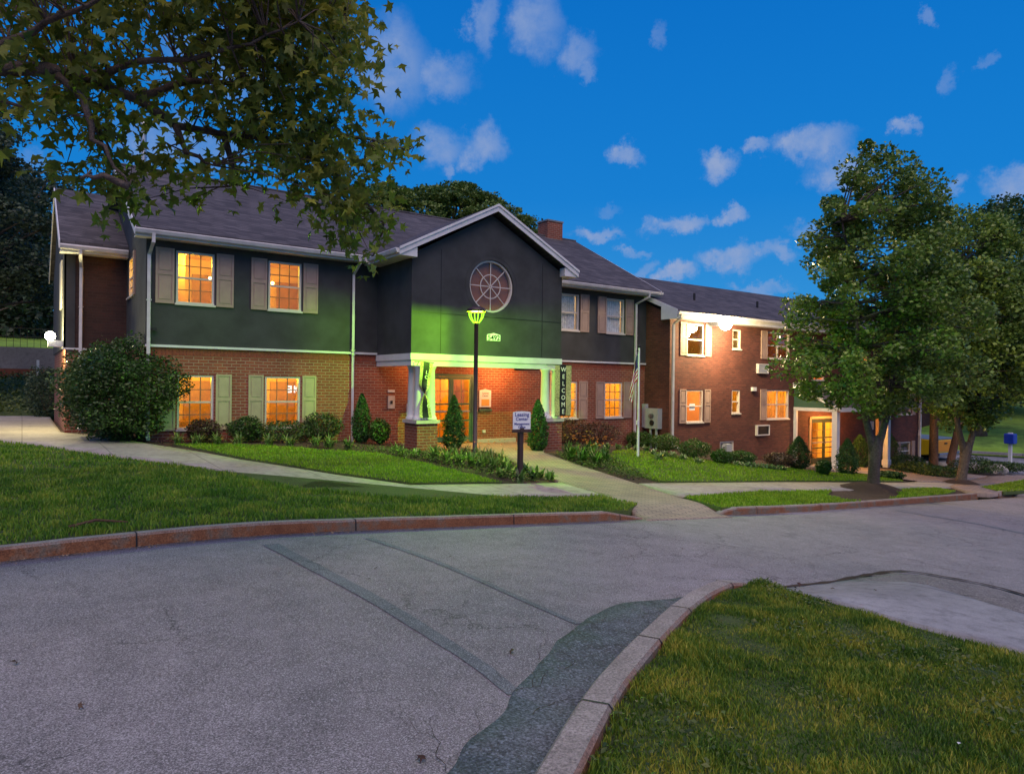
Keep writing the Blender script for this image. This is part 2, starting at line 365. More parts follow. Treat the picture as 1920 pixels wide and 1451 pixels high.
# ------------------------------------------------------------------ ground sheets draped over the slope
def drape(name, poly, off, mat, step=.6, kind='structure', hfun=None, nz=0, skirt=.12, **kw):
    hfun = hfun or G
    bm = bmesh.new(); vs = [bm.verts.new((x, y, 0)) for x, y in poly]; f = bm.faces.new(vs)
    bmesh.ops.triangulate(bm, faces=[f])
    xs = [p[0] for p in poly]; ys = [p[1] for p in poly]
    for ax, lo, hi in ((0, min(xs), max(xs)), (1, min(ys), max(ys))):
        k = math.ceil(lo/step)*step; st = step
        while k < hi:
            co = [0, 0, 0]; no = [0, 0, 0]; co[ax] = k; no[ax] = 1
            bmesh.ops.bisect_plane(bm, geom=bm.verts[:]+bm.edges[:]+bm.faces[:], plane_co=co, plane_no=no); k += st
    for v in bm.verts:
        n = nz*mnoise.noise(Vector((v.co.x*1.3, v.co.y*1.3, 0))) if nz else 0
        v.co.z = hfun(v.co.x, v.co.y)+off+n
    for f in bm.faces:
        f.normal_update()
        if f.normal.z < 0: f.normal_flip()
        f.smooth = True
    if skirt:
        be = [e for e in bm.edges if len(e.link_faces) == 1]
        r_ = bmesh.ops.extrude_edge_only(bm, edges=be)
        for v in [g for g in r_['geom'] if isinstance(g, bmesh.types.BMVert)]: v.co.z -= skirt
    me = bpy.data.meshes.new(name); bm.to_mesh(me); bm.free()
    o = link(name, me, mat)
    if kind: o['kind'] = kind
    for k, v in kw.items(): o[k] = v
    return o
def inside(x, y, poly):
    c = False; n = len(poly); j = n-1
    for i in range(n):
        xi, yi = poly[i]; xj, yj = poly[j]
        if (yi > y) != (yj > y) and x < (xj-xi)*(y-yi)/(yj-yi)+xi: c = not c
        j = i
    return c

# far base: everything else sits a little above it
def Gbase(x, y):
    d = math.hypot(x-15, y-10)
    return G(min(max(x, -30), 90), min(y, 30))-.35-(.0 if d < 60 else min(3, (d-60)*.02))
bm = bmesh.new()
gx = [-400, -200, -90, -50, -30]+[-20+i*2.5 for i in range(33)]+[70, 90, 130, 220, 400]
gy = [-300, -120, -50, -20]+[-10+i*2.5 for i in range(20)]+[45, 60, 90, 150, 300, 500]
vv = [[bm.verts.new((x, y, Gbase(x, y))) for x in gx] for y in gy]
for j in range(len(gy)-1):
    for i in range(len(gx)-1): bm.faces.new((vv[j][i], vv[j][i+1], vv[j+1][i+1], vv[j+1][i]))
me = bpy.data.meshes.new('ground'); bm.to_mesh(me); bm.free(); tag(link('ground', me, M['dirt']), kind='structure')

# road: between the far kerb and everything near the camera; the right-hand lot beyond
drape('road', [(-22, -14), (70, -14), (70, 24), (44, 24), (44, 17), (30, 13.5), (30, 9.6), (17, 8.7), (9, 8.2), (-22, 8.2)], -.12, M['asphalt'], .6)
kerb_far_a = [(-22, 8.15), (-4, 8.15), (0, 8.14), (4, 8.15), (7.6, 8.15), (8.55, 8.15)]
pR = [g2(1345, 954), g2(1500, 949), g2(1640, 940), g2(1760, 931), g2(1835, 925)]
kerb_far_b = [pR[0]]+pR[1:]+[(pR[-1][0]+.7, pR[-1][1]+.7), (pR[-1][0]+.8, pR[-1][1]+1.6)]
near_k = [gp(*p, -.0) for p in ((1095, 1451), (1176, 1290), (1276, 1170), (1345, 1112), (1425, 1083))]
near_k = [(p.x, p.y) for p in near_k]
d0 = Vector(near_k[0])-Vector(near_k[1]); near_k = [tuple(Vector(near_k[0])+d0.normalized()*1.5+Vector((-.35, .0))), tuple(Vector(near_k[0])+d0.normalized()*.7+Vector((-.05, 0)))]+near_k
def smoothline(pts, n=6):
    out = []
    for i in range(len(pts)-1):
        p0 = Vector(pts[max(i-1, 0)]); p1 = Vector(pts[i]); p2 = Vector(pts[i+1]); p3 = Vector(pts[min(i+2, len(pts)-1)])
        for k in range(n):
            t = k/n; out.append(.5*((2*p1)+(p2-p0)*t+(2*p0-5*p1+4*p2-p3)*t*t+(3*p1-p0-3*p2+p3)*t*t*t))
    out.append(Vector(pts[-1])); return [tuple(v) for v in out]
def kerb(name, pts, w, top0, bot, side, label, joint=2.4, taper=(0, 0)):
    pts = smoothline(pts, 6)
    # resample
    L = [0]
    for a, b in zip(pts, pts[1:]): L.append(L[-1]+math.dist(a, b))
    n = max(6, int(L[-1]/.3)); rs = []
    for i in range(n+1):
        t = L[-1]*i/n; j = max(k for k in range(len(L)) if L[k] <= t+1e-9); j = min(j, len(pts)-2)
        u = (t-L[j])/max(1e-6, L[j+1]-L[j]); rs.append((pts[j][0]+(pts[j+1][0]-pts[j][0])*u, pts[j][1]+(pts[j+1][1]-pts[j][1])*u, t))
    mb = MB(); rings = []
    for i, (x, y, t) in enumerate(rs):
        a = rs[max(i-1, 0)]; b = rs[min(i+1, n)]; d = Vector((b[0]-a[0], b[1]-a[1])).normalized(); nrm = Vector((-d.y, d.x))*side
        top = top0+.008*mnoise.noise(Vector((x*2, y*2, 0)))
        if taper[0] and t < taper[0]: top = bot+.02+(top-bot-.02)*t/taper[0]
        if taper[1] and L[-1]-t < taper[1]: top = bot+.02+(top-bot-.02)*(L[-1]-t)/taper[1]
        g = G(x, y); q = []
        for o_, z in ((0, bot-.2), (.012, top-.025), (.03, top), (w-.02, top), (w, top-.02), (w, bot-.2)):
            q.append((x+nrm.x*o_, y+nrm.y*o_, g+z))
        rings.append((q, t))
    for i, (q, t) in enumerate(rings): mb.v += q
    for i in range(len(rings)-1):
        for k in range(5): mb.f.append((i*6+k, i*6+k+1, (i+1)*6+k+1, (i+1)*6+k))
    mb.f.append(tuple(range(6))); mb.f.append(tuple((len(rings)-1)*6+k for k in range(6)))
    o = mb.build(name, M['kerb']); tag(o, kind='structure')
    # open joints between the kerb stones
    jb = MB(); t = joint*.6
    for (q, tt), (q2, t2) in zip(rings, rings[1:]):
        if tt <= t < t2:
            a = Vector(q[1]); b = Vector(q[4]); d = (Vector(q2[2])-Vector(q[2])).normalized()*.008
            vs = [Vector(q[k])+Vector((0, 0, .003)) for k in (1, 2, 3, 4)]
            out = (Vector(q[1])-Vector(q[4])).normalized()*.004
            p0 = [Vector(q[0])+Vector((0, 0, .1))+out, vs[0]+out, vs[1], vs[2], vs[3]]
            for k in range(4): jb.quad(p0[k]-d, p0[k]+d, p0[k+1]+d, p0[k+1]-d)
            t += joint
    jb.keep = True
    tag(jb.build('kerb_joints', M['ink'], parent=o))
    return o
kerb('kerb', kerb_far_a, .16, .015, -.13, 1, '', taper=(0, .9))
kerb('kerb', kerb_far_b, .16, .015, -.13, 1, '', taper=(.5, 1.2))

# yard: mulch and soil between kerb and buildings, everything else lies on it
yard_front = [(-22, 8.25), (8.7, 8.25)]+[(p[0], p[1]+.08) for p in pR]+[(27, 11.0)]
drape('planting_soil', yard_front+[g2(1860, 905), g2(1905, 900), g2(1860, 880), (42, 18.6), (42, 21), (-22, 34)], -.03, M['mulch'], .5, nz=.02, hfun=lambda x, y: G(x, y)-(.14*ss((9.05-y)/.85) if 8.2 < x < 10.95 else 0))

# sidewalks (outlines read off the photograph, mapped onto the sloping ground)
sw = [g2(*p) for p in ((121, 806), (175, 815), (300, 835), (450, 861), (625, 889), (770, 909), (940, 907), (1043, 905), (1125, 905), (1215, 935), (1225, 940))]
sw_low = [g2(*p) for p in ((1130, 929), (960, 929), (800, 931), (700, 928), (550, 911), (400, 879), (200, 853), (90, 836), (0, 826))]
sw_poly = [(1.0, 22.8)]+sw[1:9]+[g2(1190, 929)]+sw_low+[(-9, 24.5), (-9, 33.5), (.9, 33.5), (.9, 23.3)]
drape('sidewalk', sw_poly, .0, M['walk'], .8)
rw = [g2(*p) for p in ((1198, 906), (1400, 904), (1560, 904), (1690, 905), (1760, 899), (1850, 893), (1915, 889))]
rw_l = [g2(*p) for p in ((1918, 897), (1850, 912), (1760, 914), (1640, 918), (1500, 919), (1400, 921), (1278, 930))]
drape('sidewalk', rw+rw_l, .0, M['walk'], .8)
# brick walk from the door to the street
walk = [g2(*p) for p in ((900, 836), (930, 850), (960, 862), (1000, 880), (1043, 902), (1110, 921), (1150, 936), (1218, 959))]+[(8.75, 8.12), (10.1, 8.12)]+[g2(*p) for p in ((1336, 956), (1277, 934), (1200, 909), (1150, 893), (1080, 870), (1020, 849), (990, 836))]+[(14.0, 17.9), (14.0, 19.48), (9.5, 19.48), (9.5, 18.1), (10.9, 17.9)]
walk_in = walk[:6]+[g2(1150, 936), (8.5, 8.35), (8.45, 8.0), (10.62, 8.0), (10.62, 8.35)]+walk[11:]
drape('brick_walk', walk_in, .01, M['paver'], .3, hfun=lambda x, y: G(x, y)-.117*ss((8.95-y)/.85))
# paved area at the second porch and pinkish pavers
patio = [(27.6, 18.1), (28.2, 16.1)]+[g2(*p) for p in ((1545, 880), (1600, 886), (1660, 893), (1720, 903), (1800, 905), (1850, 893), (1790, 896), (1700, 884), (1650, 873))]+[(34.5, 18.1)]
drape('brick_patio', patio, .024, M['paver'], .8)

# lawns
drape('brick_patio', [g2(*p) for p in ((1780, 912), (1800, 903), (1850, 894), (1990, 884), (1990, 895), (1925, 899), (1838, 913), (1878, 924), (1856, 927), (1815, 924))], .014, M['paver'], .8)
kerb('kerb', [g2(1874, 925), g2(1884, 921), g2(1920, 918), g2(1990, 914), g2(2100, 908)], .16, .015, -.13, 1, '')
lawnA = [(-22, 8.33), (8.3, 8.33)]+[g2(1195, 946), g2(1130, 932)]+[g2(*p) for p in ((960, 932), (800, 934), (700, 931), (550, 914), (400, 882), (200, 856), (90, 839), (0, 829))]+[(-9, 24), (-22, 24)]
lawnB = [g2(*p) for p in ((325, 833), (450, 858), (625, 886), (772, 906), (942, 904), (905, 895), (860, 884), (800, 869), (740, 856), (690, 848), (600, 843), (540, 838), (430, 832))]
lawnC = [g2(*p) for p in ((1150, 846), (1180, 843), (1230, 848), (1280, 856), (1340, 866), (1400, 873), (1470, 878), (1560, 886), (1640, 892), (1695, 902), (1560, 902), (1400, 902), (1240, 903), (1180, 886), (1135, 866))]
lawnD = [g2(*p) for p in ((1282, 932), (1400, 923), (1500, 921), (1560, 920), (1548, 930), (1615, 941), (1500, 947), (1352, 952))]
lawnE = [g2(*p) for p in ((1668, 918), (1755, 915), (1792, 921), (1775, 926), (1665, 936), (1690, 928))]
lawnF = [g2(*p) for p in ((1838, 913), (1925, 899), (1990, 895), (1990, 912), (1880, 922))]
for n_, pl in enumerate((lawnA, lawnB, lawnC, lawnD, lawnE, lawnF)): drape('lawn', pl, .004, M['turf'], .7)

# near right corner: kerb, grass island, concrete ramp, rough panel
isl_k = smoothline(near_k, 6)
rampA = [g2(*p) for p in ((1432, 1084), (1500, 1078), (1600, 1068), (1700, 1085), (1920, 1152))]
rampB = [g2(*p) for p in ((2100, 1272), (1920, 1221), (1700, 1165), (1500, 1105))]
dR = (Vector(rampA[-1])-Vector(rampA[-2])).normalized()
jl = [g2(*p) for p in ((1430, 1085), (1500, 1078), (1560, 1072), (1610, 1063), (1690, 1054), (1780, 1066), (1860, 1081), (1925, 1098), (2000, 1118))]
sl = smoothline(jl, 8)
def ramph(x, y):
    d = min(math.dist((x, y), q) for q in sl)
    return G(x, y)-.112+.115*ss(d/.9)
drape('concrete_ramp', rampA+[tuple(Vector(rampA[-1])+dR*2.5)]+rampB, .004, M['ramp'], .25, hfun=ramph)
agg = [g2(*p) for p in ((1604, 1066), (1680, 1057), (1780, 1072), (1860, 1085), (1920, 1104))]
drape('rough_panel', agg+[tuple(Vector(agg[-1])+dR*2.5), tuple(Vector(rampA[-1])+dR*2.5)]+rampA[:1:-1], -.0, M['agg'], .25, hfun=ramph)
jb = MB()
for (a, b) in zip(sl, sl[1:]):
    d = Vector((b[0]-a[0], b[1]-a[1])).normalized(); nn = Vector((-d.y, d.x))
    wa = .03+.035*mnoise.noise(Vector((a[0]*5, a[1]*5, 0))); wb = .03+.035*mnoise.noise(Vector((b[0]*5, b[1]*5, 0)))
    q = [(a[0]-nn.x*wa, a[1]-nn.y*wa), (b[0]-nn.x*wb, b[1]-nn.y*wb), (b[0]+nn.x*wb, b[1]+nn.y*wb), (a[0]+nn.x*wa, a[1]+nn.y*wa)]
    jb.add([(x, y, G(x, y)-.102) for x, y in q], [(0, 1, 2, 3)])
jb.keep = True
tag(jb.build('road_joint', M['mulch']), kind='structure')
kerb('kerb', near_k, .19, .025, -.12, 1, '', 1.05, taper=(0, .45))
island = [(p[0], p[1]) for p in smoothline(near_k, 6)]+[g2(1440, 1088), g2(1500, 1107), g2(1700, 1167), g2(1920, 1223), g2(2100, 1274), (6.5, -1), (2.2, -2.2), (.3, -.9)]
drape('lawn', island, -.03, M['turf'], .35, nz=.03)
# coarse patch of newer asphalt along the near kerb and cast shadows painted as dark strips across the road
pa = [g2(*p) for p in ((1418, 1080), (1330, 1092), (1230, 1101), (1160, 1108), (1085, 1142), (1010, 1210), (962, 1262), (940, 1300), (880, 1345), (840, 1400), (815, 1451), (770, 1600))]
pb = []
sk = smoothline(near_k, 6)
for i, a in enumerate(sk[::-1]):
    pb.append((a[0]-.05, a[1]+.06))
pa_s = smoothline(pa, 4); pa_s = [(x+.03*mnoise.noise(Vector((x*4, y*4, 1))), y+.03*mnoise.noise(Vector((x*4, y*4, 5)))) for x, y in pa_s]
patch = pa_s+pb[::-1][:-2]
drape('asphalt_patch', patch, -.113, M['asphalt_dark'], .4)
def strip(name, pts, w0, w1, mat, off):
    sl = smoothline([g2(*p) for p in pts], 8); mb = MB()
    n = len(sl)
    def wd(i, p): return (w0+(w1-w0)*i/n)/2*(1+.18*mnoise.noise(Vector((p[0]*3, p[1]*3, 2))))
    for i in range(n-1):
        a, b = sl[i], sl[i+1]; d = Vector((b[0]-a[0], b[1]-a[1])).normalized(); nn = Vector((-d.y, d.x)); wa, wb = wd(i, a), wd(i+1, b)
        q = [(a[0]-nn.x*wa, a[1]-nn.y*wa), (b[0]-nn.x*wb, b[1]-nn.y*wb), (b[0]+nn.x*wb, b[1]+nn.y*wb), (a[0]+nn.x*wa, a[1]+nn.y*wa)]
        mb.add([(x, y, G(x, y)+off) for x, y in q], [(0, 1, 2, 3)])
    mb.keep = True
    return tag(mb.build(name, mat), kind='structure')
strip('shadow_strip', [(508, 1000), (600, 1045), (700, 1095), (800, 1152), (900, 1212), (965, 1262)], .17, .09, M['road_shadow'], -.115)  # cast shadow laid on the road as a darker strip
strip('shadow_strip', [(690, 990), (780, 1018), (880, 1056), (980, 1098), (1085, 1141)], .10, .06, M['road_shadow'], -.115)  # second painted shadow, narrower
strip('shadow_strip', [(1680, 948), (1760, 960), (1840, 973), (1925, 990), (1990, 1003)], .16, .16, M['road_shadow'], -.115)  # tree trunk's shadow from the floodlight, painted as a dark strip
db = []
for _ in range(3200):
    x = rng.uniform(-3, 27); 
    y = 8.12 if x < 8.4 else None
    if y is None:
        if x < 10.8: continue
        y = interp(x, [p[0] for p in pR], [p[1] for p in pR])-.02
    d_ = abs(rng.normal())*.06
    if mnoise.noise(Vector((x*.8, 0, 3))) < -.15: continue
    db.append((x, y-d_, G(x, y)-.117+rng.uniform(0, .01)))
GRIT = np.array(db)

# wandering cracks in the old asphalt, thickest along the edge of the newer patch
ck = MB()
def crack(x, y, a, n, w):
    pts = []
    for i in range(n):
        pts.append((x, y)); a += random.gauss(0, .45); st = random.uniform(.03, .07); x += math.cos(a)*st; y += math.sin(a)*st; a = a*.92+a0_*.08
        if random.random() < .06 and w > .003: crack(x, y, a+random.choice((-1, 1))*.9, n//3, w*.7)
    for i in range(len(pts)-1):
        p, q = pts[i], pts[i+1]; d = Vector((q[0]-p[0], q[1]-p[1])).normalized(); nn = Vector((-d.y, d.x))*w*.42*(1-i/n)*random.uniform(.6, 1.2)
        ck.add([(p[0]-nn.x, p[1]-nn.y, G(*p)-.109), (q[0]-nn.x, q[1]-nn.y, G(*q)-.109), (q[0]+nn.x, q[1]+nn.y, G(*q)-.109), (p[0]+nn.x, p[1]+nn.y, G(*p)-.109)], [(0, 1, 2, 3)])
random.seed(21)
for (px, py, px2, py2, n, w) in ((835, 1400, 960, 1262, 26, .006), (880, 1340, 1000, 1290, 20, .005), (960, 1260, 1020, 1190, 22, .006), (1010, 1205, 1120, 1150, 22, .005), (1090, 1140, 1230, 1110, 24, .005), (985, 1140, 1080, 1142, 18, .004),
        (1110, 1150, 1190, 1160, 16, .005), (1060, 1220, 1150, 1200, 18, .005), (1000, 1300, 1090, 1270, 16, .006), (940, 1235, 860, 1215, 20, .004), (1180, 1025, 1290, 1018, 26, .006), (1640, 1035, 1820, 1005, 30, .008), (1480, 1030, 1640, 1040, 30, .007), (1700, 1000, 1900, 1040, 40, .008), (330, 1180, 420, 1140, 20, .004)):
    A = g2(px, py); B = g2(px2, py2); a0_ = math.atan2(B[1]-A[1], B[0]-A[0]); crack(A[0], A[1], a0_, int(math.dist(A, B)/.05)+3, w)
ck.keep = True
tag(ck.build('road_cracks', M['mulch']), kind='structure')
# ------------------------------------------------------------------ buildings
def window(parent, axis, c, u0, u1, z0, z1, cols=3, rows=4, light=None, sgn=1, depth=.11, cur=False, refl=False, mid=True, shut=(), smat='shutter', slide=False, shut_w=None, room=True, rd=2.2, name='window', rz=(.95, .3)):
    """c: wall plane; the frame sits in the opening, room behind; sgn: +1 if inside is towards + axis"""
    def bx(mb, a, b, d0, d1, e, f):
        if axis == 'Y': mb.box(a, b, c+d0*sgn, c+d1*sgn, e, f)
        else: mb.box(c+d0*sgn, c+d1*sgn, a, b, e, f)
    fw = .055
    fr = MB()
    bx(fr, u0, u1, .02, depth+.03, z1-fw, z1); bx(fr, u0, u1, .0, depth+.03, z0, z0+fw*.8)
    bx(fr, u0, u0+fw, .022, depth+.028, z0+fw*.8, z1-fw); bx(fr, u1-fw, u1, .022, depth+.028, z0+fw*.8, z1-fw)
    bx(fr, u0-.03, u1+.03, -.05, .018, z0-.05, z0-.002)
    f = fr.build(name, M['frame'], parent)
    a, b, e, g = u0+fw, u1-fw, z0+fw*.8, z1-fw
    zm = (e+g)/2; s = MB()
    t = .024
    if mid: bx(s, a, b, .05, .095, zm-.024, zm+.024)
    if slide: bx(s, (a+b)/2-.03, (a+b)/2+.03, .052, .093, e, g)
    s2 = MB()
    if cols > 1:
        for i in range(1, cols):
            u = a+(b-a)*i/cols; bx(s2, u-t/2, u+t/2, .066, .082, e, zm-.024 if mid else g); 
            if mid: bx(s2, u-t/2, u+t/2, .066, .082, zm+.024, g)
    if rows > 1:
        for j in range(1, rows):
            z = e+(g-e)*j/rows
            if mid and abs(z-zm) < .03: continue
            bx(s2, a, b, .068, .08, z-t/2, z+t/2)
    if s.v: s.build('meeting_rail', M['frame'] if not light else M['frame'], f)
    if s2.v: s2.build('muntins', M['sash'], f)
    p = MB()
    if axis == 'Y': p.quad((a, c+.09*sgn, e), (b, c+.09*sgn, e), (b, c+.09*sgn, g), (a, c+.09*sgn, g))
    else: p.quad((c+.09*sgn, a, e), (c+.09*sgn, b, e), (c+.09*sgn, b, g), (c+.09*sgn, a, g))
    p.build('pane', M['glassr'] if refl else M['glass'], f)
    if cur:
        k = MB(); n = 40
        for i in range(n):
            ua, ub = a+(b-a)*i/n, a+(b-a)*(i+1)/n; da, db = .17+.02*math.sin(i*1.3), .17+.02*math.sin((i+1)*1.3)
            if axis == 'Y': k.quad((ua, c+da*sgn, e-.05), (ub, c+db*sgn, e-.05), (ub, c+db*sgn, g+.05), (ua, c+da*sgn, g+.05))
            else: k.quad((c+da*sgn, ua, e-.05), (c+db*sgn, ub, e-.05), (c+db*sgn, ub, g+.05), (c+da*sgn, ua, g+.05))
        k.build('curtain', M[cur], f, smooth=True)
    if room:
        r = MB(); ua, ub = u0-.5, u1+.9; zf, zc = z0-rz[0], z1+rz[1]; d0, d1 = depth+.035, rd
        pt = (lambda u, d, z: (u, c+d*sgn, z)) if axis == 'Y' else (lambda u, d, z: (c+d*sgn, u, z))
        r.quad(pt(ua, d1, zf), pt(ub, d1, zf), pt(ub, d1, zc), pt(ua, d1, zc))
        for u in (ua, ub): r.quad(pt(u, d0, zf), pt(u, d1, zf), pt(u, d1, zc), pt(u, d0, zc))
        r.quad(pt(ua, d0, zc), pt(ub, d0, zc), pt(ub, d1, zc), pt(ua, d1, zc)); r.quad(pt(ua, d0, zf), pt(ub, d0, zf), pt(ub, d1, zf), pt(ua, d1, zf))
        # inner face of the outside wall round the opening keeps the room's light in
        for q in ((ua, u0, zf, zc), (u1, ub, zf, zc), (u0, u1, zf, z0), (u0, u1, z1, zc)):
            r.quad(pt(q[0], d0, q[2]), pt(q[1], d0, q[2]), pt(q[1], d0, q[3]), pt(q[0], d0, q[3]))
        r.build('interior', M['room'], f)
        if light:
            k = MB(); w_r = ub-ua
            def rb(a_, b_, d0_, d1_, e_, g_):
                A, B = pt(a_, d0_, e_), pt(b_, d1_, g_); k.box(A[0], B[0], A[1], B[1], A[2], B[2])
            sd = int(abs(u0*37)) % 4
            rb(ua+w_r*(.45+.08*sd), ua+w_r*(.45+.08*sd)+.75, d1-.06, d1-.01, zf, z1-.15)          # a door in the back wall
            rb(ua+w_r*.22, ua+w_r*.22+.4, d1-.05, d1-.012, z0+.55, z0+1.0)                          # a picture
            rb(ua+.1, ua+w_r*.5, d1-.5, d1-.08, zf, z0+.12+.05*sd)                                  # a cabinet
            k.build('furnishing', M['furn'], f)
        if light:
            l = bpy.data.lights.new('room_lamp', 'POINT'); l.energy = light[0]; l.color = light[1]; l.shadow_soft_size = .12  # lamps of lit rooms, and added ones behind the lace curtains
            lo = bpy.data.objects.new('room_lamp', l); COL.objects.link(lo); lo.parent = f
            q = pt((ua+ub)/2+light[2] if len(light) > 2 else (ua+ub)/2, rd*.5, zc-.35); lo.location = Vector(q)-wloc(f)
    for i, (sa, sb) in enumerate(shut):
        m = MB(); e0, g0 = z0-.03, z1+.03
        def fx(a_, b_, d0, d1, e_, g_, m=m): bx(m, a_, b_, d0, d1, e_, g_)
        rl = .05; zmm = (e0+g0)/2+.06
        fx(sa, sb, -.028, -.002, e0, g0)
        for (p0, p1, q0, q1) in ((sa, sa+rl, e0, g0), (sb-rl, sb, e0, g0), (sa+rl, sb-rl, e0, e0+rl*1.3), (sa+rl, sb-rl, g0-rl, g0), (sa+rl, sb-rl, zmm-.04, zmm+.04)):
            fx(p0, p1, -.045, -.029, q0, q1)
        for q0, q1 in ((e0+rl*1.3+.04, zmm-.08), (zmm+.08, g0-rl-.04)):
            fx(sa+rl+.03, sb-rl-.03, -.041, -.029, q0, q1)
        m.build('shutter', M[smat], f)
    return f
M['furn'] = simple('interior_wood', (.42, .24, .10), .6)
def gutter(parent, x0, x1, y, z, axis='X'):
    """box gutter with fascia behind; runs along x at wall side y (or along y at x)"""
    prof = [(-.0, 0), (0, .115), (-.02, .12), (-.12, .12), (-.13, .10), (-.10, .02), (-.08, 0)]
    m = MB()
    if axis == 'X': m.prism([(x0, y+a, z+b) for a, b in prof], (x1-x0, 0, 0))
    else: m.prism([(y+a, x0, z+b) for a, b in prof], (0, x1-x0, 0))
    return m.build('gutter', M['gutter'], parent)
def downspout(parent, pts, w=.045, name='downspout'):
    m = MB(); m.tube(pts, w, 4)
    o = m.build(name, M['gutter'], parent)
    a, b = Vector(pts[-3]), Vector(pts[-2])
    for t in (.25, .7):
        p = a.lerp(b, t); MB().box(p.x-.055, p.x+.055, p.y-.04, p.y+.055, p.z-.015, p.z+.015).build('bracket', M['gutter'], o)
    return o
W = 19.5
main = thing('office_building', (10, W, G(10, W)), 'long two storey brick and dark stucco building with white gabled entrance porch and round window', 'building')
ZJ = 2.48
def wz(pxl, pyt, pxr, pyb, Y=W):
    a = P(pxl, pyt, Y=Y); b = P(pxr, pyb, Y=Y); return a.x, b.x, b.z, a.z
ORA = (1, .60, .03); ORB = (1, .70, .07)
U1 = wz(330, 470, 401, 572.5); U2 = wz(502.8, 489, 563.8, 585.5)
U1 = (U1[0], U1[1], (U1[2]+U2[2])/2, (U1[3]+U2[3])/2); U2 = (U2[0], U2[1], U1[2], U1[3])
L1 = wz(332.5, 703, 400, 802.5); L2 = wz(497, 705, 562.5, 800)
L1 = (L1[0], L1[1], (L1[2]+L2[2])/2, (L1[3]+L2[3])/2); L2 = (L2[0], L2[1], L1[2], L1[3])
RU2 = wz(1136, 559, 1168.5, 626.5); wR = RU2[1]-RU2[0]
RU1r = P(1084.5, 555, Y=W).x; RU1 = (RU1r-wR, RU1r, RU2[2], RU2[3])
RL2 = wz(1134, 716.5, 1166.5, 782); RL1r = P(1082.5, 750, Y=W).x; RL1 = (RL1r-(RL2[1]-RL2[0]), RL1r, RL2[2], RL2[3])
DOOR = (10.50, 12.27, -.31, 1.93)
XE = 20.24; XA = 2.56; YRW = 23.4
lows = [L1, L2, RL2, RL1]; ups = [U1, U2, RU1, RU2]
m = wall_mb('Y', W, XA, XE, -3.2, ZJ, lows+[DOOR], .13); 
m.build('brick_wall', M['brickY'], main)
wall_mb('Y', W-.05, XA-.05, XE, ZJ+.02, 5.28, ups, .16).build('stucco_wall', M['stucco'], main)
box('joint_trim', M['white'], main, XA-.06, XE, W-.075, W-.052, ZJ-.03, ZJ+.03)
# soldier course: row of upright bricks above the windows
sc = MB()
x = XA
while x < XE:
    sc.box(x, x+.072, W-.008, W+.02, ZJ-.235, ZJ-.035); x += .083
sc.build('soldier_course', simple('soldier_brick', (.24, .055, .03), .8, .3, 12), main)
# left side wall of the block and its gable
wall_mb('X', XA, W, YRW, -1, ZJ, [], .1).build('brick_wall', M['brickX'], main)
SW = (21.7, 23.05, 3.98, 5.12)
wall_mb('X', XA-.05, W-.05, YRW, ZJ+.02, 5.28, [SW], .16).build('stucco_wall', M['stucco'], main)
ZE, ZR, YR_, YE = 5.27, 8.06, 24.2, 19.0
rf = lambda y: ZE+(ZR-ZE)*(y-YE)/(YR_-YE)
MB().prism([(XA-.05, W-.05, 5.27), (XA-.05, W-.05, rf(W-.05)-.05), (XA-.05, YR_, ZR-.08), (XA-.05, 2*YR_-W, rf(W)-.05), (XA-.05, 2*YR_-W, 5.27)], (.12, 0, 0)).build('gable_wall', M['stucco'], main)
def roofslab(parent, pts, th=.09, name='roof', mat='roof'):
    return MB().prism(pts, (0, 0, th)).build(name, M[mat], parent)
XL_, XR_ = 2.22, 20.55
roofslab(main, [(XL_, YE-.02, rf(YE-.02)), (XR_, YE-.02, rf(YE-.02)), (XR_, YR_, ZR), (XL_, YR_, ZR)])
roofslab(main, [(XL_, YR_, ZR), (XR_, YR_, ZR), (XR_, 29.6, rf(2*YR_-29.6)), (XL_, 29.6, rf(2*YR_-29.6))])
rc = MB(); rc.tube([(XL_, YR_, ZR+.10), (XR_, YR_, ZR+.10)], .05, 6); rc.build('ridge_cap', M['roof'], main)
for xx in (XL_-.03, XR_+.002):
    MB().prism([(xx, YE-.03, rf(YE)-.13), (xx, YE-.03, rf(YE)+.08), (xx, YR_, ZR+.08), (xx, YR_, ZR-.13)], (.028, 0, 0)).build('rake_board', M['white'], main)
# soffit and fascia
box('soffit', M['white'], main, XL_+.02, 8.3, YE+.03, W-.05, 5.14, 5.17); box('soffit', M['white'], main, 14.45, XR_-.02, YE+.03, W-.05, 5.14, 5.17)
box('fascia', M['white'], main, XL_, 8.26, YE, YE+.028, 5.12, 5.30); box('fascia', M['white'], main, 14.4, XR_, YE, YE+.028, 5.12, 5.30)
gutter(main, XL_-.02, 8.1, YE-.002, 5.17); gutter(main, 14.45, XR_+.05, YE-.002, 5.17)
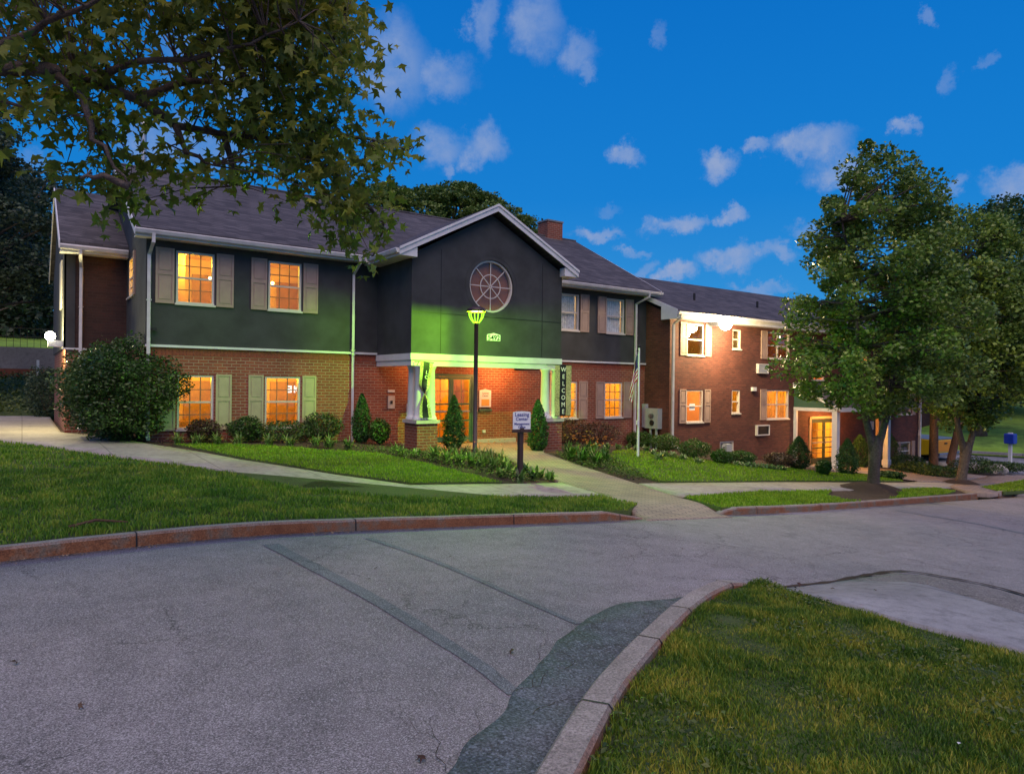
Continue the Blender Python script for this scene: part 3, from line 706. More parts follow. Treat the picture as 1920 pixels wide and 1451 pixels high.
# recessed wing at the left
XG = 1.0; ZRW = 7.78; YRR = 27.3; ZEW = 5.35
wall_mb('Y', YRW, XG, XA+.3, -1, ZJ, [], .1).build('brick_wall', M['brickY'], main)
wall_mb('Y', YRW-.03, XG+.22, XA+.3, ZJ+.02, 5.45, [], .1).build('upper_brick_wall', M['vdbrickY'], main)
wall_mb('Y', YRW-.06, XG-.05, XG+.22, ZJ+.02, 5.45, [], .08).build('corner_board', M['stucco'], main)
wall_mb('X', XG, YRW, 31.3, -1, ZJ, [], .1).build('brick_wall', M['brickX'], main)
MB().prism([(XG-.05, YRW-.06, ZJ+.02), (XG-.05, YRW-.06, 5.45), (XG-.05, YRR, ZRW-.05), (XG-.05, 31.3, 5.4), (XG-.05, 31.3, ZJ+.02)], (.05, 0, 0)).build('gable_wall', M['stucco'], main)
box('joint_trim', M['white'], main, XG-.07, XA, YRW-.085, YRW-.062, ZJ-.03, ZJ+.02)
roofslab(main, [(.82, 22.9, ZEW+.02), (XA-.06, 22.9, ZEW+.02), (XA-.06, YRR, ZRW), (.82, YRR, ZRW)])
roofslab(main, [(.82, YRR, ZRW), (XA-.06, YRR, ZRW), (XA-.06, 31.7, ZEW), (.82, 31.7, ZEW)])
MB().prism([(.80, 22.88, ZEW-.12), (.80, 22.88, ZEW+.1), (.80, YRR, ZRW+.09), (.80, 31.7, ZEW+.08), (.80, 31.7, ZEW-.14), (.80, YRR, ZRW-.12)], (.03, 0, 0)).build('rake_board', M['white'], main)
box('fascia', M['white'], main, .83, XA-.06, 22.9, 22.93, ZEW-.2, ZEW+.02); gutter(main, .83, XA-.08, 22.895, ZEW-.14)
box('soffit', M['white'], main, .84, XA-.06, 22.94, YRW-.06, ZEW-.2, ZEW-.17)
s_ = 1.36
downspout(main, [(s_-.05, 22.83, ZEW-.12), (s_-.05, 22.84, ZEW-.22), (s_, YRW-.1, ZEW-.55), (s_, YRW-.1, .3), (s_-.02, YRW-.25, .2)], .055)
box('end_window_frame', M['frame'], main, XG-.09, XG-.052, 24.3, 25.2, 3.7, 5.1)
# windows
def shutters(win, w=.40, gap=.045, left=True, right=True):
    return ([(win[0]-gap-w, win[0]-gap)] if left else [])+([(win[1]+gap, win[1]+gap+w)] if right else [])
window(main, 'Y', W-.05, *U1, light=(60, ORB, .0), shut=shutters(U1, .43), rd=3.0)
window(main, 'Y', W-.05, *U2, light=(60, ORB, -.6), shut=shutters(U2, .42), rd=3.0)
window(main, 'Y', W, *L1, light=(55, ORA), shut=shutters(L1), smat='shutter_pale')
window(main, 'Y', W, *L2, light=(55, ORA), shut=shutters(L2), smat='shutter_pale')
window(main, 'Y', W-.05, *RU1, cols=1, rows=1, cur='curtain', shut=shutters(RU1, .42), light=(26, (.9, 1, .9)))  # room is unlit; lamp added to brighten the lace curtain
window(main, 'Y', W-.05, *RU2, cols=1, rows=1, cur='curtain', shut=shutters(RU2, .42), light=(26, (.9, 1, .9)))  # another unlit room with an added lamp behind its curtain
window(main, 'Y', W, *RL1, light=(60, ORA), shut=shutters(RL1, .42, left=False))
window(main, 'Y', W, *RL2, light=(60, ORA), shut=shutters(RL2, .42))
window(main, 'X', XA-.05, *SW, cols=2, light=(25, ORA), rz=(.6, .1), rd=1.2, shut=[(SW[0]-.3, SW[0]-.04)])
# ceiling lamps seen through the upper windows
for (px, py) in ((349, 474.5), (394, 522), (511, 531)):
    p = P(px, py, Y=W+1.2); MB().ico(p, .045, 2).build('ceiling_lamp', emis('lamp_bulb', (1, .55, .15), 30), main, smooth=True)

# main-wall downspouts
sx = P(663, 620, Y=W-.1).x
downspout(main, [(sx-.02, 18.92, 5.2), (sx-.02, 18.93, 5.05), (sx-.02, W-.12, 4.78), (sx-.02, W-.12, 2.62), (sx, W-.07, 2.36), (sx, W-.07, G(sx, W)-.02)], .05)
sx = P(280, 560, Y=W-.1).x+.02
downspout(main, [(sx+.0, 18.92, 5.2), (sx+.0, 18.93, 5.0), (sx-.03, W-.12, 4.75), (sx-.03, W-.12, .2), (sx-.03, W-.22, G(sx, W)+.05)], .055)
sx = P(1191.5, 620, Y=W-.1).x
downspout(main, [(sx+.25, 18.92, 5.2), (sx+.25, 18.93, 5.05), (sx, W-.12, 4.8), (sx, W-.12, -.1), (sx, W-.25, -.55)], .055)

# projecting gable over the porch
YC = 17.2; CX0, CX1 = 8.74, 14.06; ZB0, ZB1 = 2.10, 2.44; XM = 11.38; ZA = 6.62
def pent_with_hole():
    cx, cz, r = 11.39, 4.515, .78
    out = [(CX0, ZB1), (CX1, ZB1), (CX1, 5.18), (XM, ZA), (CX0, 5.18)]
    # ring of hole points joined radially to the outline
    n = 64; hole = []; outer = []
    def hit(a):
        dx, dz = math.cos(a), math.sin(a); best = 1e9
        for i in range(5):
            (x1, z1), (x2, z2) = out[i], out[(i+1) % 5]; ex, ez = x2-x1, z2-z1; den = dx*ez-dz*ex
            if abs(den) < 1e-9: continue
            t = ((x1-cx)*ez-(z1-cz)*ex)/den; u = ((x1-cx)*dz-(z1-cz)*dx)/den
            if t > 0 and -1e-6 <= u <= 1+1e-6: best = min(best, t)
        return cx+dx*best, cz+dz*best
    angs = sorted([2*math.pi*i/n for i in range(n)]+[math.atan2(z-cz, x-cx) % (2*math.pi) for x, z in out])
    m = MB(); k = len(angs)
    for i in range(k):
        a, b = angs[i], angs[(i+1) % k]
        h1 = (cx+r*math.cos(a), cz+r*math.sin(a)); h2 = (cx+r*math.cos(b), cz+r*math.sin(b)); o1, o2 = hit(a), hit(b)
        m.quad((h1[0], YC, h1[1]), (o1[0], YC, o1[1]), (o2[0], YC, o2[1]), (h2[0], YC, h2[1]))
        m.quad((h1[0], YC, h1[1]), (h2[0], YC, h2[1]), (h2[0], YC+.2, h2[1]), (h1[0], YC+.2, h1[1]))
    for xx in (CX0, CX1): m.quad((xx, YC, ZB1), (xx, W, ZB1), (xx, W, 5.18), (xx, YC, 5.18))
    m.quad((CX0, YC, ZB1), (CX1, YC, ZB1), (CX1, W, ZB1), (CX0, W, ZB1))
    return m
pent_with_hole().build('gable_front', M['stucco'], main)
gr = MB()
for xx in (9.66, 13.28): gr.box(xx-.012, xx+.012, YC-.004, YC+.002, ZB1+.02, rf(W) if False else 5.4)
gr.box(CX0+.01, CX1-.01, YC-.0045, YC+.002, 3.58, 3.605)
gr.build('control_joints', M['ink'], main)
# round window
cx, cz = 11.39, 4.515
def ring(r0, r1, y0, y1, n=48, c=(cx, cz)):
    m = MB()
    for i in range(n):
        a, b = 2*math.pi*i/n, 2*math.pi*(i+1)/n
        p = lambda r, t, y: (c[0]+r*math.cos(t), y, c[1]+r*math.sin(t))
        m.quad(p(r0, a, y0), p(r1, a, y0), p(r1, b, y0), p(r0, b, y0)); m.quad(p(r1, a, y0), p(r1, a, y1), p(r1, b, y1), p(r1, b, y0)); m.quad(p(r0, a, y0), p(r0, b, y0), p(r0, b, y1), p(r0, a, y1))
    return m
rw_ = ring(.72, .775, YC+.06, YC+.16).build('round_window', M['frame'], main)
ring(.90, .93, YC-.006, YC+.002).build('round_groove', M['stucco'], main)
sp = ring(.34, .365, YC+.09, YC+.11)
for i in range(8):
    a = i*math.pi/4; d = Vector((math.cos(a), 0, math.sin(a))); n_ = Vector((-math.sin(a), 0, math.cos(a)))*.012; c0 = Vector((cx, YC+.088, cz))
    p = [c0+d*.02-n_, c0+d*.73-n_, c0+d*.73+n_, c0+d*.02+n_]; sp.prism(p, (0, .02, 0))
sp.build('muntins', M['frame'], rw_)
g_ = MB(); g_.add([(cx+.74*math.cos(2*math.pi*i/48), YC+.12, cz+.74*math.sin(2*math.pi*i/48)) for i in range(48)], [tuple(range(48))]); g_.build('pane', M['glass'], rw_)
rm = MB(); rm.box(CX0+.3, CX1-.3, YC+.21, W-.3, ZB1+.05, 5.38); rm.build('interior', simple('attic_room', (.26, .09, .02), .9), rw_)
l = bpy.data.lights.new('room_lamp', 'POINT'); l.energy = 26; l.color = ORA; lo = bpy.data.objects.new('room_lamp', l); COL.objects.link(lo); lo.parent = rw_; lo.location = Vector((10.4, 18.3, 4.9))-wloc(rw_)
# gable roof
EX0, EX1, ZEG, YF = 8.24, 14.48, 5.17, 16.93
def gz(x): return ZEG+(6.80-ZEG)*(1-abs(x-XM)/(XM-EX0)) if x < XM else ZEG+(6.80-ZEG)*(1-abs(x-XM)/(EX1-XM))
yb = lambda z: YE+(z-ZE)/(ZR-ZE)*(YR_-YE)
roofslab(main, [(EX0, YF, ZEG), (XM, YF, 6.80), (XM, yb(6.80)+.35, 6.80), (EX0, YE+.2, ZEG)], .08)
roofslab(main, [(EX1, YF, ZEG), (XM, YF, 6.80), (XM, yb(6.80)+.35, 6.80), (EX1, YE+.2, ZEG)], .08)
for ex in (EX0, EX1):
    s1 = 1 if ex < XM else -1
    MB().prism([(ex-.02*s1, YF-.002, ZEG+.085), (XM, YF-.002, 6.885), (XM, YF-.002, 6.885-.20), (ex-.02*s1, YF-.002, ZEG-.115)], (0, -.035, 0)).build('rake_board', M['white'], main)
    MB().prism([(ex-.03*s1, YF-.04, ZEG+.095), (XM, YF-.04, 6.90), (XM, YF-.04, 6.83), (ex-.03*s1, YF-.04, ZEG+.025)], (0, -.03, 0)).build('rake_moulding', M['white'], main)
    MB().prism([(ex, YF-.0, ZEG-.12), (ex+.52*s1, YF-.0, ZEG-.12), (ex+.52*s1, YF-.0, ZEG+.14), (ex, YF-.0, ZEG+.02)], (0, .26, 0)).build('eave_return', M['white'], main)
for s1, ex, wx in ((1, EX0, CX0), (-1, EX1, CX1)):
    box('soffit', M['white'], main, min(ex, wx), max(ex, wx), YF+.27, YE+.3, ZEG-.10, ZEG-.07)
    box('fascia', M['white'], main, ex-.002*s1, ex+.024*s1, YF+.27, YE+.0, ZEG-.12, ZEG+.03)
    if s1 == 1:
        gutter(main, YF+.0, YE-.15, ex-.004, ZEG-.06, 'Y')
# beams: two-step white fascia board on the columns
bm_ = MB()
bm_.box(CX0-.02, CX1+.02, YC-.03, YC+.25, 2.262, ZB1); bm_.box(CX0+.01, CX1-.01, YC-.0, YC+.25, ZB0, 2.262)
bm_.build('porch_beam', M['white'], main)
for q0, q1, q2, q3 in ((CX0-.02, CX0+.2, CX0+.01, CX0+.2), (CX1-.2, CX1+.02, CX1-.2, CX1-.01)):
    b2 = MB(); b2.box(q0, q1, YC+.251, W-.01, 2.262, ZB1); b2.box(q2, q3, YC+.251, W-.01, ZB0, 2.262); b2.build('porch_side_beam', M['white'], main)
b2.box(CX1-.2, CX1+.02, YC+.251, W-.01, 2.27, ZB1); b2.box(CX1-.2, CX1-.01, YC+.251, W-.01, ZB0, 2.262); b2.build('porch_side_beam', M['white'], main)
box('porch_ceiling', M['white'], main, CX0+.2, CX1-.2, YC+.25, W-.01, 2.30, 2.34)
def column(cx_, cy_, z0, z1, r=.15):
    mb = MB(); mb.lathe([(r*1.28, 0), (r*1.28, .05), (r*1.1, .09), (r*1.0, .13), (r*1.0, .3), (r*.84, z1-z0-.12), (r*.95, z1-z0-.10), (r*.95, z1-z0-.06), (r*1.12, z1-z0-.04), (r*1.12, z1-z0)], (cx_, cy_, z0), 20)
    mb.build('column', M['white'], main, smooth=True)
def pier(x0, x1, y0, y1, ztop):
    wall = MB(); g0 = G((x0+x1)/2, (y0+y1)/2)-.25
    pf = MB().box(x0, x1, y0, y1, g0, ztop).build('pier', M['brickY'], main)
    c = MB(); c.box(x0-.05, x1+.05, y0-.05, y1+.05, ztop, ztop+.09); c.build('pier_cap', M['capstone'], pf)
pier(8.86, 9.50, 17.02, 17.78, .50); pier(13.32, 13.98, 17.02, 17.78, .46)
for xx, yy in ((9.02, 17.22), (9.36, 17.22)): column(xx, yy, .60, ZB0)
column(9.02, 17.62, .60, ZB0); 
for xx in (13.45, 13.82): column(xx, 17.22, .56, ZB0)
# entrance doors
def doors(parent, x0, x1, z0, z1, y, matf, light, room_d=2.6, solid=.0):
    d = MB(); fw = .09
    d.box(x0, x0+fw, y+.01, y+.12, z0, z1); d.box(x1-fw, x1, y+.01, y+.12, z0, z1); d.box(x0+fw, x1-fw, y+.012, y+.118, z1-fw, z1)
    fr = d.build('door_frame', matf, parent); xm = (x0+x1)/2
    for a, b, hs in ((x0+fw+.005, xm-.004, 1), (xm+.004, x1-fw-.005, -1)):
        m = MB(); st = .085; bt = .20+solid; zt = z1-fw-.005
        m.box(a, a+st, y+.03, y+.08, z0+.02, zt); m.box(b-st, b, y+.03, y+.08, z0+.02, zt)
        m.box(a+st, b-st, y+.031, y+.079, z0+.02, z0+bt); m.box(a+st, b-st, y+.031, y+.079, zt-st, zt)
        zs = z0+bt; zh = zt-st
        for k in (.28, .57): m.box(a+st, b-st, y+.035, y+.075, zs+(zh-zs)*k-.025, zs+(zh-zs)*k+.025)
        dd = m.build('door', matf, parent)
        t = MB(); 
        for k in (.14, .43, .79): t.box(a+st, b-st, y+.045, y+.06, zs+(zh-zs)*k-.01, zs+(zh-zs)*k+.01)
        t.box((a+b)/2-.01, (a+b)/2+.01, y+.044, y+.061, zs, zh); t.build('muntins', M['sash'], dd)
        g = MB(); g.quad((a+st, y+.055, zs), (b-st, y+.055, zs), (b-st, y+.055, zh), (a+st, y+.055, zh)); g.build('pane', M['glass'], dd)
        h = MB(); hx = (b-.04) if hs == 1 else (a+.04); h.tube([(hx, y-.02, z0+.95), (hx, y-.05, z0+.98), (hx, y-.05, z0+1.2), (hx, y-.02, z0+1.23)], .013, 6)
        h.box(a+st, b-st, y-.0, y+.02, z0+1.0, z0+1.05); h.build('handle', M['steel'], dd)
    r = MB(); r.box(x0-.6, x1+.8, y+.14, y+room_d, z0, z1+.4); 
    rr = r.build('interior', M['room'], fr)
    # take the street side of that room out
    bm = bmesh.new(); bm.from_mesh(rr.data); fs = [f for f in bm.faces if f.normal.y < -.9]; bmesh.ops.delete(bm, geom=fs, context='FACES'); bm.to_mesh(rr.data); bm.free()
    k = MB(); k.box(x1-.15, x1-.05, y+1.4, y+room_d-.05, z0, z1); k.box(x0+.1, x0+.5, y+1.6, y+2.0, z0, z0+1.0); k.build('furniture', simple('interior_wood', (.3, .14, .05), .6), fr)
    l = bpy.data.lights.new('room_lamp', 'POINT'); l.energy = light[0]; l.color = light[1]; l.shadow_soft_size = .15
    lo = bpy.data.objects.new('room_lamp', l); COL.objects.link(lo); lo.parent = fr; lo.location = Vector((xm, y+1.2, z1+.1))-wloc(fr)
doors(main, *DOOR, W, M['doorgreen'], (260, ORA))
# porch soffit light
box('soffit_light', emis('soffit_lens', (1, .5, .15), 6), main, 11.3, 11.6, 18.3, 18.6, 2.27, 2.297)
def lamp(name, parent, loc, e, col, r=.08, typ='POINT'):
    l = bpy.data.lights.new(name, typ); l.energy = e; l.color = col; l.shadow_soft_size = r
    o = bpy.data.objects.new(name, l); COL.objects.link(o); o.parent = parent; o.location = Vector(loc)-(wloc(parent) if parent else Vector()); return o
lamp('soffit_lamp', main, (13.0, 18.7, 2.15), 150, (1, .42, .12), .1)
lamp('soffit_lamp', main, (10.0, 18.7, 2.15), 35, (1, .42, .12), .1)
# small fittings on the main wall
box('meter_plate', M['capstone'], main, *[P(727, 742, Y=W).x, P(739.5, 742, Y=W).x], W-.04, W-.002, P(733, 766, Y=W).z, P(733, 742, Y=W).z)
box('name_strip', M['white'], main, P(727, 733, Y=W).x, P(739.5, 733, Y=W).x, W-.03, W-.002, P(733, 735.5, Y=W).z, P(733, 731, Y=W).z)
box('intercom', M['ink'], main, P(731, 750, Y=W).x, P(735, 750, Y=W).x, W-.06, W-.041, P(733, 757, Y=W).z, P(733, 751, Y=W).z)
box('outlet', M['white'], main, P(904, 808, Y=W).x, P(909, 808, Y=W).x, W-.05, W-.002, P(905, 811, Y=W).z, P(905, 806, Y=W).z)
p = P(289, 617, Y=W-.1); MB().tube([(p.x, W-.05, p.z), (p.x, W-.14, p.z)], .03, 8).box(p.x-.05, p.x+.05, W-.19, W-.12, p.z-.04, p.z+.04).build('camera', M['ink'], main)
# stepped stone ledge below the porch wall
box('base_ledge', M['capstone'], main, 12.35, 13.9, W-.10, W-.002, -1.0, -.22)
# chimney and flue
YCH = 24.0; xa, xb = P(1027, 415, Y=YCH).x, P(1055, 415, Y=YCH).x
c1 = MB().box(xa, xb, YCH, YCH+.7, 7.4, 8.8).build('chimney', M['brickY'], main)
box('chimney_cap', M['wallc'], c1, xa-.03, xb+.03, YCH-.03, YCH+.73, 8.8, 8.87)
pf = P(269, 315, Y=24.3); fl = MB(); fl.tube([(pf.x, 24.3, 7.8), (pf.x, 24.3, P(269, 235, Y=24.3).z)], .085, 14); fl.tube([(pf.x, 24.3, P(269, 235, Y=24.3).z), (pf.x, 24.3, P(269, 235, Y=24.3).z+.15)], [.12, .10], 14); fl.build('flue_pipe', M['steel'], main, smooth=False)

# ------------------------------------------------------------------ brick apartment building on the right
Y3 = 18.2; X3, X3E = 20.24, 40.3
apt = thing('apartment_building', (X3+1, Y3, G(X3, Y3)), 'dark brick apartment block with basement windows and green sided porch behind the street trees', 'building')
def w3(a, b, c_, d): return wz(a, b, c_, d, Y3)
A1 = w3(1289, 606, 1319.5, 667); A2 = w3(1287.5, 731, 1318, 791); 
A2 = (A1[0], A1[1], A2[2], A2[3])
N1 = w3(1372.5, 731, 1387.5, 774.5); NU = w3(1380, 618, 1389, 655)
N1 = (N1[0], N1[1], N1[2], N1[3]); NU = (N1[0], N1[1], NU[2], NU[3])
S1 = w3(1438, 731, 1479, 784.5); SU = (S1[0], S1[1], w3(1438, 622, 1479, 674)[2], w3(1438, 622, 1479, 674)[3])
BW = w3(1350, 828, 1376, 846); BW2 = w3(1440, 0, 1470, 0)
O1 = w3(1523, 670, 1546, 713); O1 = (O1[0], O1[1], O1[2], O1[3])
Q1 = w3(1688, 829, 1707, 862); Q2 = (Q1[0], Q1[1], .25, 1.5); O2 = (33.6, 34.8, 2.1, 3.35); O3 = (Q1[0], Q1[1], 2.2, 3.5)
DR = (28.9, 31.35, -1.95, .25)
EN = wz(1507, 785, 1553, 866, Y3+.35)
DR = (EN[0], EN[1]+.25, EN[2], EN[3])
holes = [A1, A2, N1, NU, S1, SU, BW, O1, Q1, Q2, O2, O3, DR]
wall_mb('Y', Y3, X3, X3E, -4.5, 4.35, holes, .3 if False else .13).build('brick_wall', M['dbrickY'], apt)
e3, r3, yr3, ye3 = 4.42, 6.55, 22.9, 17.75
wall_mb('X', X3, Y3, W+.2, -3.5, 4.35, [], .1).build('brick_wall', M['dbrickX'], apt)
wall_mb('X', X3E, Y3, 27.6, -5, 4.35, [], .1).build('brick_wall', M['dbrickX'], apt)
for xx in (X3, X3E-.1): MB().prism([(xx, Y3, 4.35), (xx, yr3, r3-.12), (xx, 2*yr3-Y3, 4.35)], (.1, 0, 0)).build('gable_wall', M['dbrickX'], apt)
r3f = lambda y: e3+(r3-e3)*(y-ye3)/(yr3-ye3)
roofslab(apt, [(X3-.1, ye3, e3), (X3E+.3, ye3, e3), (X3E+.3, yr3, r3), (X3-.1, yr3, r3)]); roofslab(apt, [(X3-.1, 2*yr3-ye3, e3), (X3E+.3, 2*yr3-ye3, e3), (X3E+.3, yr3, r3), (X3-.1, yr3, r3)])
box('fascia', M['white'], apt, X3-.12, X3E+.3, ye3, ye3+.03, e3-.25, e3+.02); box('soffit', M['white'], apt, X3-.12, X3E+.3, ye3+.03, Y3, e3-.25, e3-.22)
gutter(apt, X3-.12, X3E+.3, ye3-.002, e3-.10)
MB().prism([(X3-.13, ye3, e3-.25), (X3-.13, ye3, e3+.1), (X3-.13, yr3, r3+.1), (X3-.13, yr3, r3-.1), (X3-.13, Y3+.35, r3f(Y3+.35)-.08), (X3-.13, Y3+.35, e3-.25)], (.03, 0, 0)).build('rake_board', M['white'], apt)
for p0 in ((1302, 552), (1420, 575)):
    p = P(*p0, Y=19.6); zz = r3f(19.6)+.08; MB().tube([(p.x, 19.6, zz-.05), (p.x, 19.6, zz+.3)], .05, 10).build('vent_pipe', M['ink'], apt)
aptwin = [(A1, dict(cols=1, rows=1, refl=True, light=(6, ORB), shut=[(A1[0]-.42, A1[0]-.05), (A1[1]+.05, A1[1]+.42)])),
 (A2, dict(cols=1, rows=1, light=(45, (1, .5, .18)), shut=[(A1[0]-.42, A1[0]-.05), (A1[1]+.05, A1[1]+.42)])),
 (N1, dict(cols=1, rows=1, light=(14, ORA), rd=1.2)), (NU, dict(cols=1, rows=1, refl=True)),
 (S1, dict(cols=1, rows=1, slide=True, cur='curtain_warm', light=(110, ORA), shut=[(S1[0]-.48, S1[0]-.05)])), (SU, dict(cols=1, rows=1, slide=True, refl=True, light=(10, (1, .35, .1)), shut=[(S1[0]-.48, S1[0]-.05)])),
 (BW, dict(cols=1, rows=1, mid=False, refl=True)), (O1, dict(cols=1, rows=1, light=(60, (1, .3, .06)))),
 (Q1, dict(cols=1, rows=1, refl=True, shut=[(Q1[0]-.42, Q1[0]-.05), (Q1[1]+.05, Q1[1]+.42)])), (Q2, dict(cols=1, rows=1, refl=True, shut=[(Q1[0]-.42, Q1[0]-.05), (Q1[1]+.05, Q1[1]+.42)])),
 (O2, dict(cols=1, rows=1, light=(55, (1, .3, .06)))), (O3, dict(cols=1, rows=1, refl=True))]
M['curtain_warm'] = simple('warm_curtain', (.55, .38, .22), .9, .2, 10)
M['curtain_warm'].node_tree  # thin cloth lets room light through
def translucent(name, col):
    nt = NT(name); t = nt.n('ShaderNodeBsdfTranslucent'); d = nt.n('ShaderNodeBsdfDiffuse'); v = pos(nt)
    c = ramp(nt, noise(nt, v, 9, 4), [(.3, tuple(x*.7 for x in col)), (.7, col)]); nt.l(c, t.inputs[0]); nt.l(c, d.inputs[0])
    m_ = nt.n('ShaderNodeMixShader'); m_.inputs[0].default_value = .5; nt.l(d.outputs[0], m_.inputs[1]); nt.l(t.outputs[0], m_.inputs[2]); nt.l(m_.outputs[0], nt.out.inputs[0]); return nt.m
M['curtain_warm'] = translucent('warm_curtain', (.6, .36, .16))
M['curtain'] = translucent('lace_curtain', (.72, .74, .72))
for w_, kw in aptwin: window(apt, 'Y', Y3, *w_, **kw)
p = P(1297, 763, Y=Y3+.1); box('notice', M['signwhite'], apt, p.x-.16, p.x+.16, Y3+.076, Y3+.084, p.z-.13, p.z+.13)
def aircon(px0, py0, px1, py1, dark):
    q = w3(px0, py0, px1, py1); m = MB(); x0, x1, z0, z1 = q; t = .045
    m.box(x0, x1, Y3-.12, Y3-.002, z0, z0+t); m.box(x0, x1, Y3-.12, Y3-.002, z1-t, z1); m.box(x0, x0+t, Y3-.12, Y3-.002, z0+t, z1-t); m.box(x1-t, x1, Y3-.12, Y3-.002, z0+t, z1-t)
    a = m.build('wall_air_conditioner', M['gutter'], apt)
    g = MB(); g.box(x0+t, x1-t, Y3-.08, Y3-.003, z0+t, z1-t); g.build('grille_back', M['ink'] if dark else M['meter'], a)
    s = MB(); k = z0+t+.03
    while k < z1-t-.01: s.box(x0+t, x1-t, Y3-.10, Y3-.085, k, k+.012); k += .04
    s.build('grille', M['ink'] if dark else M['signwhite'], a)
aircon(1418, 682, 1437, 700.5, False); aircon(1416, 797, 1439, 815.5, True); aircon(1622, 790, 1634, 805, False)
p = P(1411, 729, Y=Y3); box('security_light', M['white'], apt, p.x-.12, p.x+.12, Y3-.12, Y3-.002, p.z-.09, p.z+.07)
# little windows wells / meters low on the wall
q = w3(1447, 850, 1467, 869); box('crawl_vent', M['rock'], apt, q[0], q[1], Y3-.05, Y3-.002, q[2], q[3])
p = P(1363, 845, Y=Y3-.3); mt = MB(); mt.box(p.x-.16, p.x+.16, Y3-.42, Y3-.2, p.z-.15, p.z+.28); mt.tube([(p.x-.3, Y3-.3, p.z-.35), (p.x-.3, Y3-.3, p.z+.2), (p.x+.3, Y3-.3, p.z+.2), (p.x+.3, Y3-.3, p.z-.4)], .03, 8); mt.build('gas_meter', M['meter'], apt)
# downspouts
q = P(1262, 650, Y=Y3-.1).x
downspout(apt, [(q, ye3-.06, e3-.1), (q, ye3-.05, e3-.2), (q-.0, Y3-.12, e3-.45), (q-.0, Y3-.12, -.55), (q+.05, Y3-.16, -.68), (q+.36, Y3-.16, -.78), (q+.40, Y3-.16, -.95), (q+.40, Y3-.16, -1.5)], .06)
downspout(apt, [(X3E-.15, ye3-.06, e3-.1), (X3E-.15, ye3, e3-.3), (X3E-.15, Y3-.12, e3-.6), (X3E-.15, Y3-.12, -.6), (X3E-.35, Y3-.2, -.9), (X3E-.35, Y3-.2, -2.6)], .07)
# utility enclosures in the corner (on the side wall of the brick block)
mb = MB(); mb.box(X3-.24, X3-.002, 18.55, 19.25, -.04, .74); en = mb.build('meter_cabinet', M['meter'], apt)
mm = MB(); mm.tube([(X3-.24, 18.85, .45), (X3-.36, 18.85, .45)], .09, 16); mm.build('meter_dial', M['glassr'], en)
mm = MB(); mm.tube([(X3-.24, 18.85, .18), (X3-.27, 18.85, .18)], .11, 16); mm.build('meter_socket', M['ink'], en)
mm = MB(); mm.tube([(X3-.15, 18.7, -.04), (X3-.15, 18.7, -1.2)], .05, 8); mm.tube([(X3-.15, 19.0, -.04), (X3-.15, 19.0, -1.2)], .05, 8); mm.build('conduit', M['meter'], en)
box('junction_box', M['meter'], apt, X3-.16, X3-.002, 19.28, 19.46, -.02, .9)
# porch: green cheek, shed roof, posts, doors
xc = 28.45; yf = 16.15; zc0 = .72
def cheek(x): return [(x, Y3-.003, zc0+.02), (x, Y3-.003, 1.74), (x, yf, zc0+.06), (x, yf, zc0+.02)]
MB().prism(cheek(xc), (.08, 0, 0)).build('porch_cheek', M['siding'], apt)
PX1 = 33.2
roofslab(apt, [(xc-.1, Y3-.01, 1.76), (PX1, Y3-.01, 1.76), (PX1, yf-.15, zc0), (xc-.1, yf-.15, zc0)], .08)
tr = MB(); tr.prism([(xc-.13, Y3-.02, 1.66), (xc-.13, Y3-.02, 1.84), (xc-.13, yf-.16, zc0+.08), (xc-.13, yf-.16, zc0-.08)], (.028, 0, 0)); tr.box(xc-.06, PX1, yf-.18, yf-.152, zc0-.12, zc0+.07)
tr.box(xc-.04, xc-.002, yf, Y3-.01, zc0-.13, zc0+.02); tr.build('porch_trim', M['white'], apt)
box('porch_ceiling', M['white'], apt, xc+.1, PX1, yf+.15, Y3-.01, zc0-.06, zc0-.02)
gz0 = G(28.5, 16.3)
for x_, y_ in ((28.55, 16.27), (32.9, 16.27)):
    pm = MB(); pm.box(x_-.12, x_+.12, y_-.12, y_+.12, gz0-.2, zc0-.13); pm.box(x_-.15, x_+.15, y_-.15, y_+.15, gz0-.1, gz0+.16); pm.build('porch_post', M['white'], apt, bevel=.01)
pm = MB(); pm.box(xc-.02, xc+.1, Y3-.14, Y3-.003, -2.4, zc0-.13); pm.build('porch_post', M['white'], apt)
doors(apt, *DR, Y3, simple('dark_door_frame', (.05, .06, .03), .5), (230, (1, .60, .05)), solid=.1)
box('door_surround', simple('orange_trim', (.5, .3, .16), .6), apt, DR[0]-.14, DR[0]-.002, Y3-.05, Y3-.002, DR[2], DR[3]+.1); box('door_surround', M['curtain'] if False else simple('orange_trim2', (.5, .3, .16), .6), apt, DR[0], DR[1], Y3-.05, Y3-.002, DR[3]+.002, DR[3]+.12)
lamp('porch_lamp', apt, (30.6, 17.0, .45), 260, (1, .45, .12), .1)
box('porch_lens', emis('porch_lens', (1, .55, .2), 8), apt, 30.45, 30.75, 16.85, 17.15, zc0-.09, zc0-.062)
# second gabled stair hood right of the porch
roofslab(apt, [(33.4, Y3-.01, 1.5), (37.6, Y3-.01, 1.5), (37.6, 16.9, .75), (33.4, 16.9, .75)], .08, 'hood_roof')
box('hood_fascia', simple('tan_fascia', (.4, .3, .26), .6), apt, 33.4, 37.6, 16.87, 16.898, .62, .8)
pm = MB(); pm.box(33.5, 33.66, 16.95, 17.1, -2.6, .62); pm.build('hood_post', simple('orange_post', (.42, .25, .14), .6), apt)
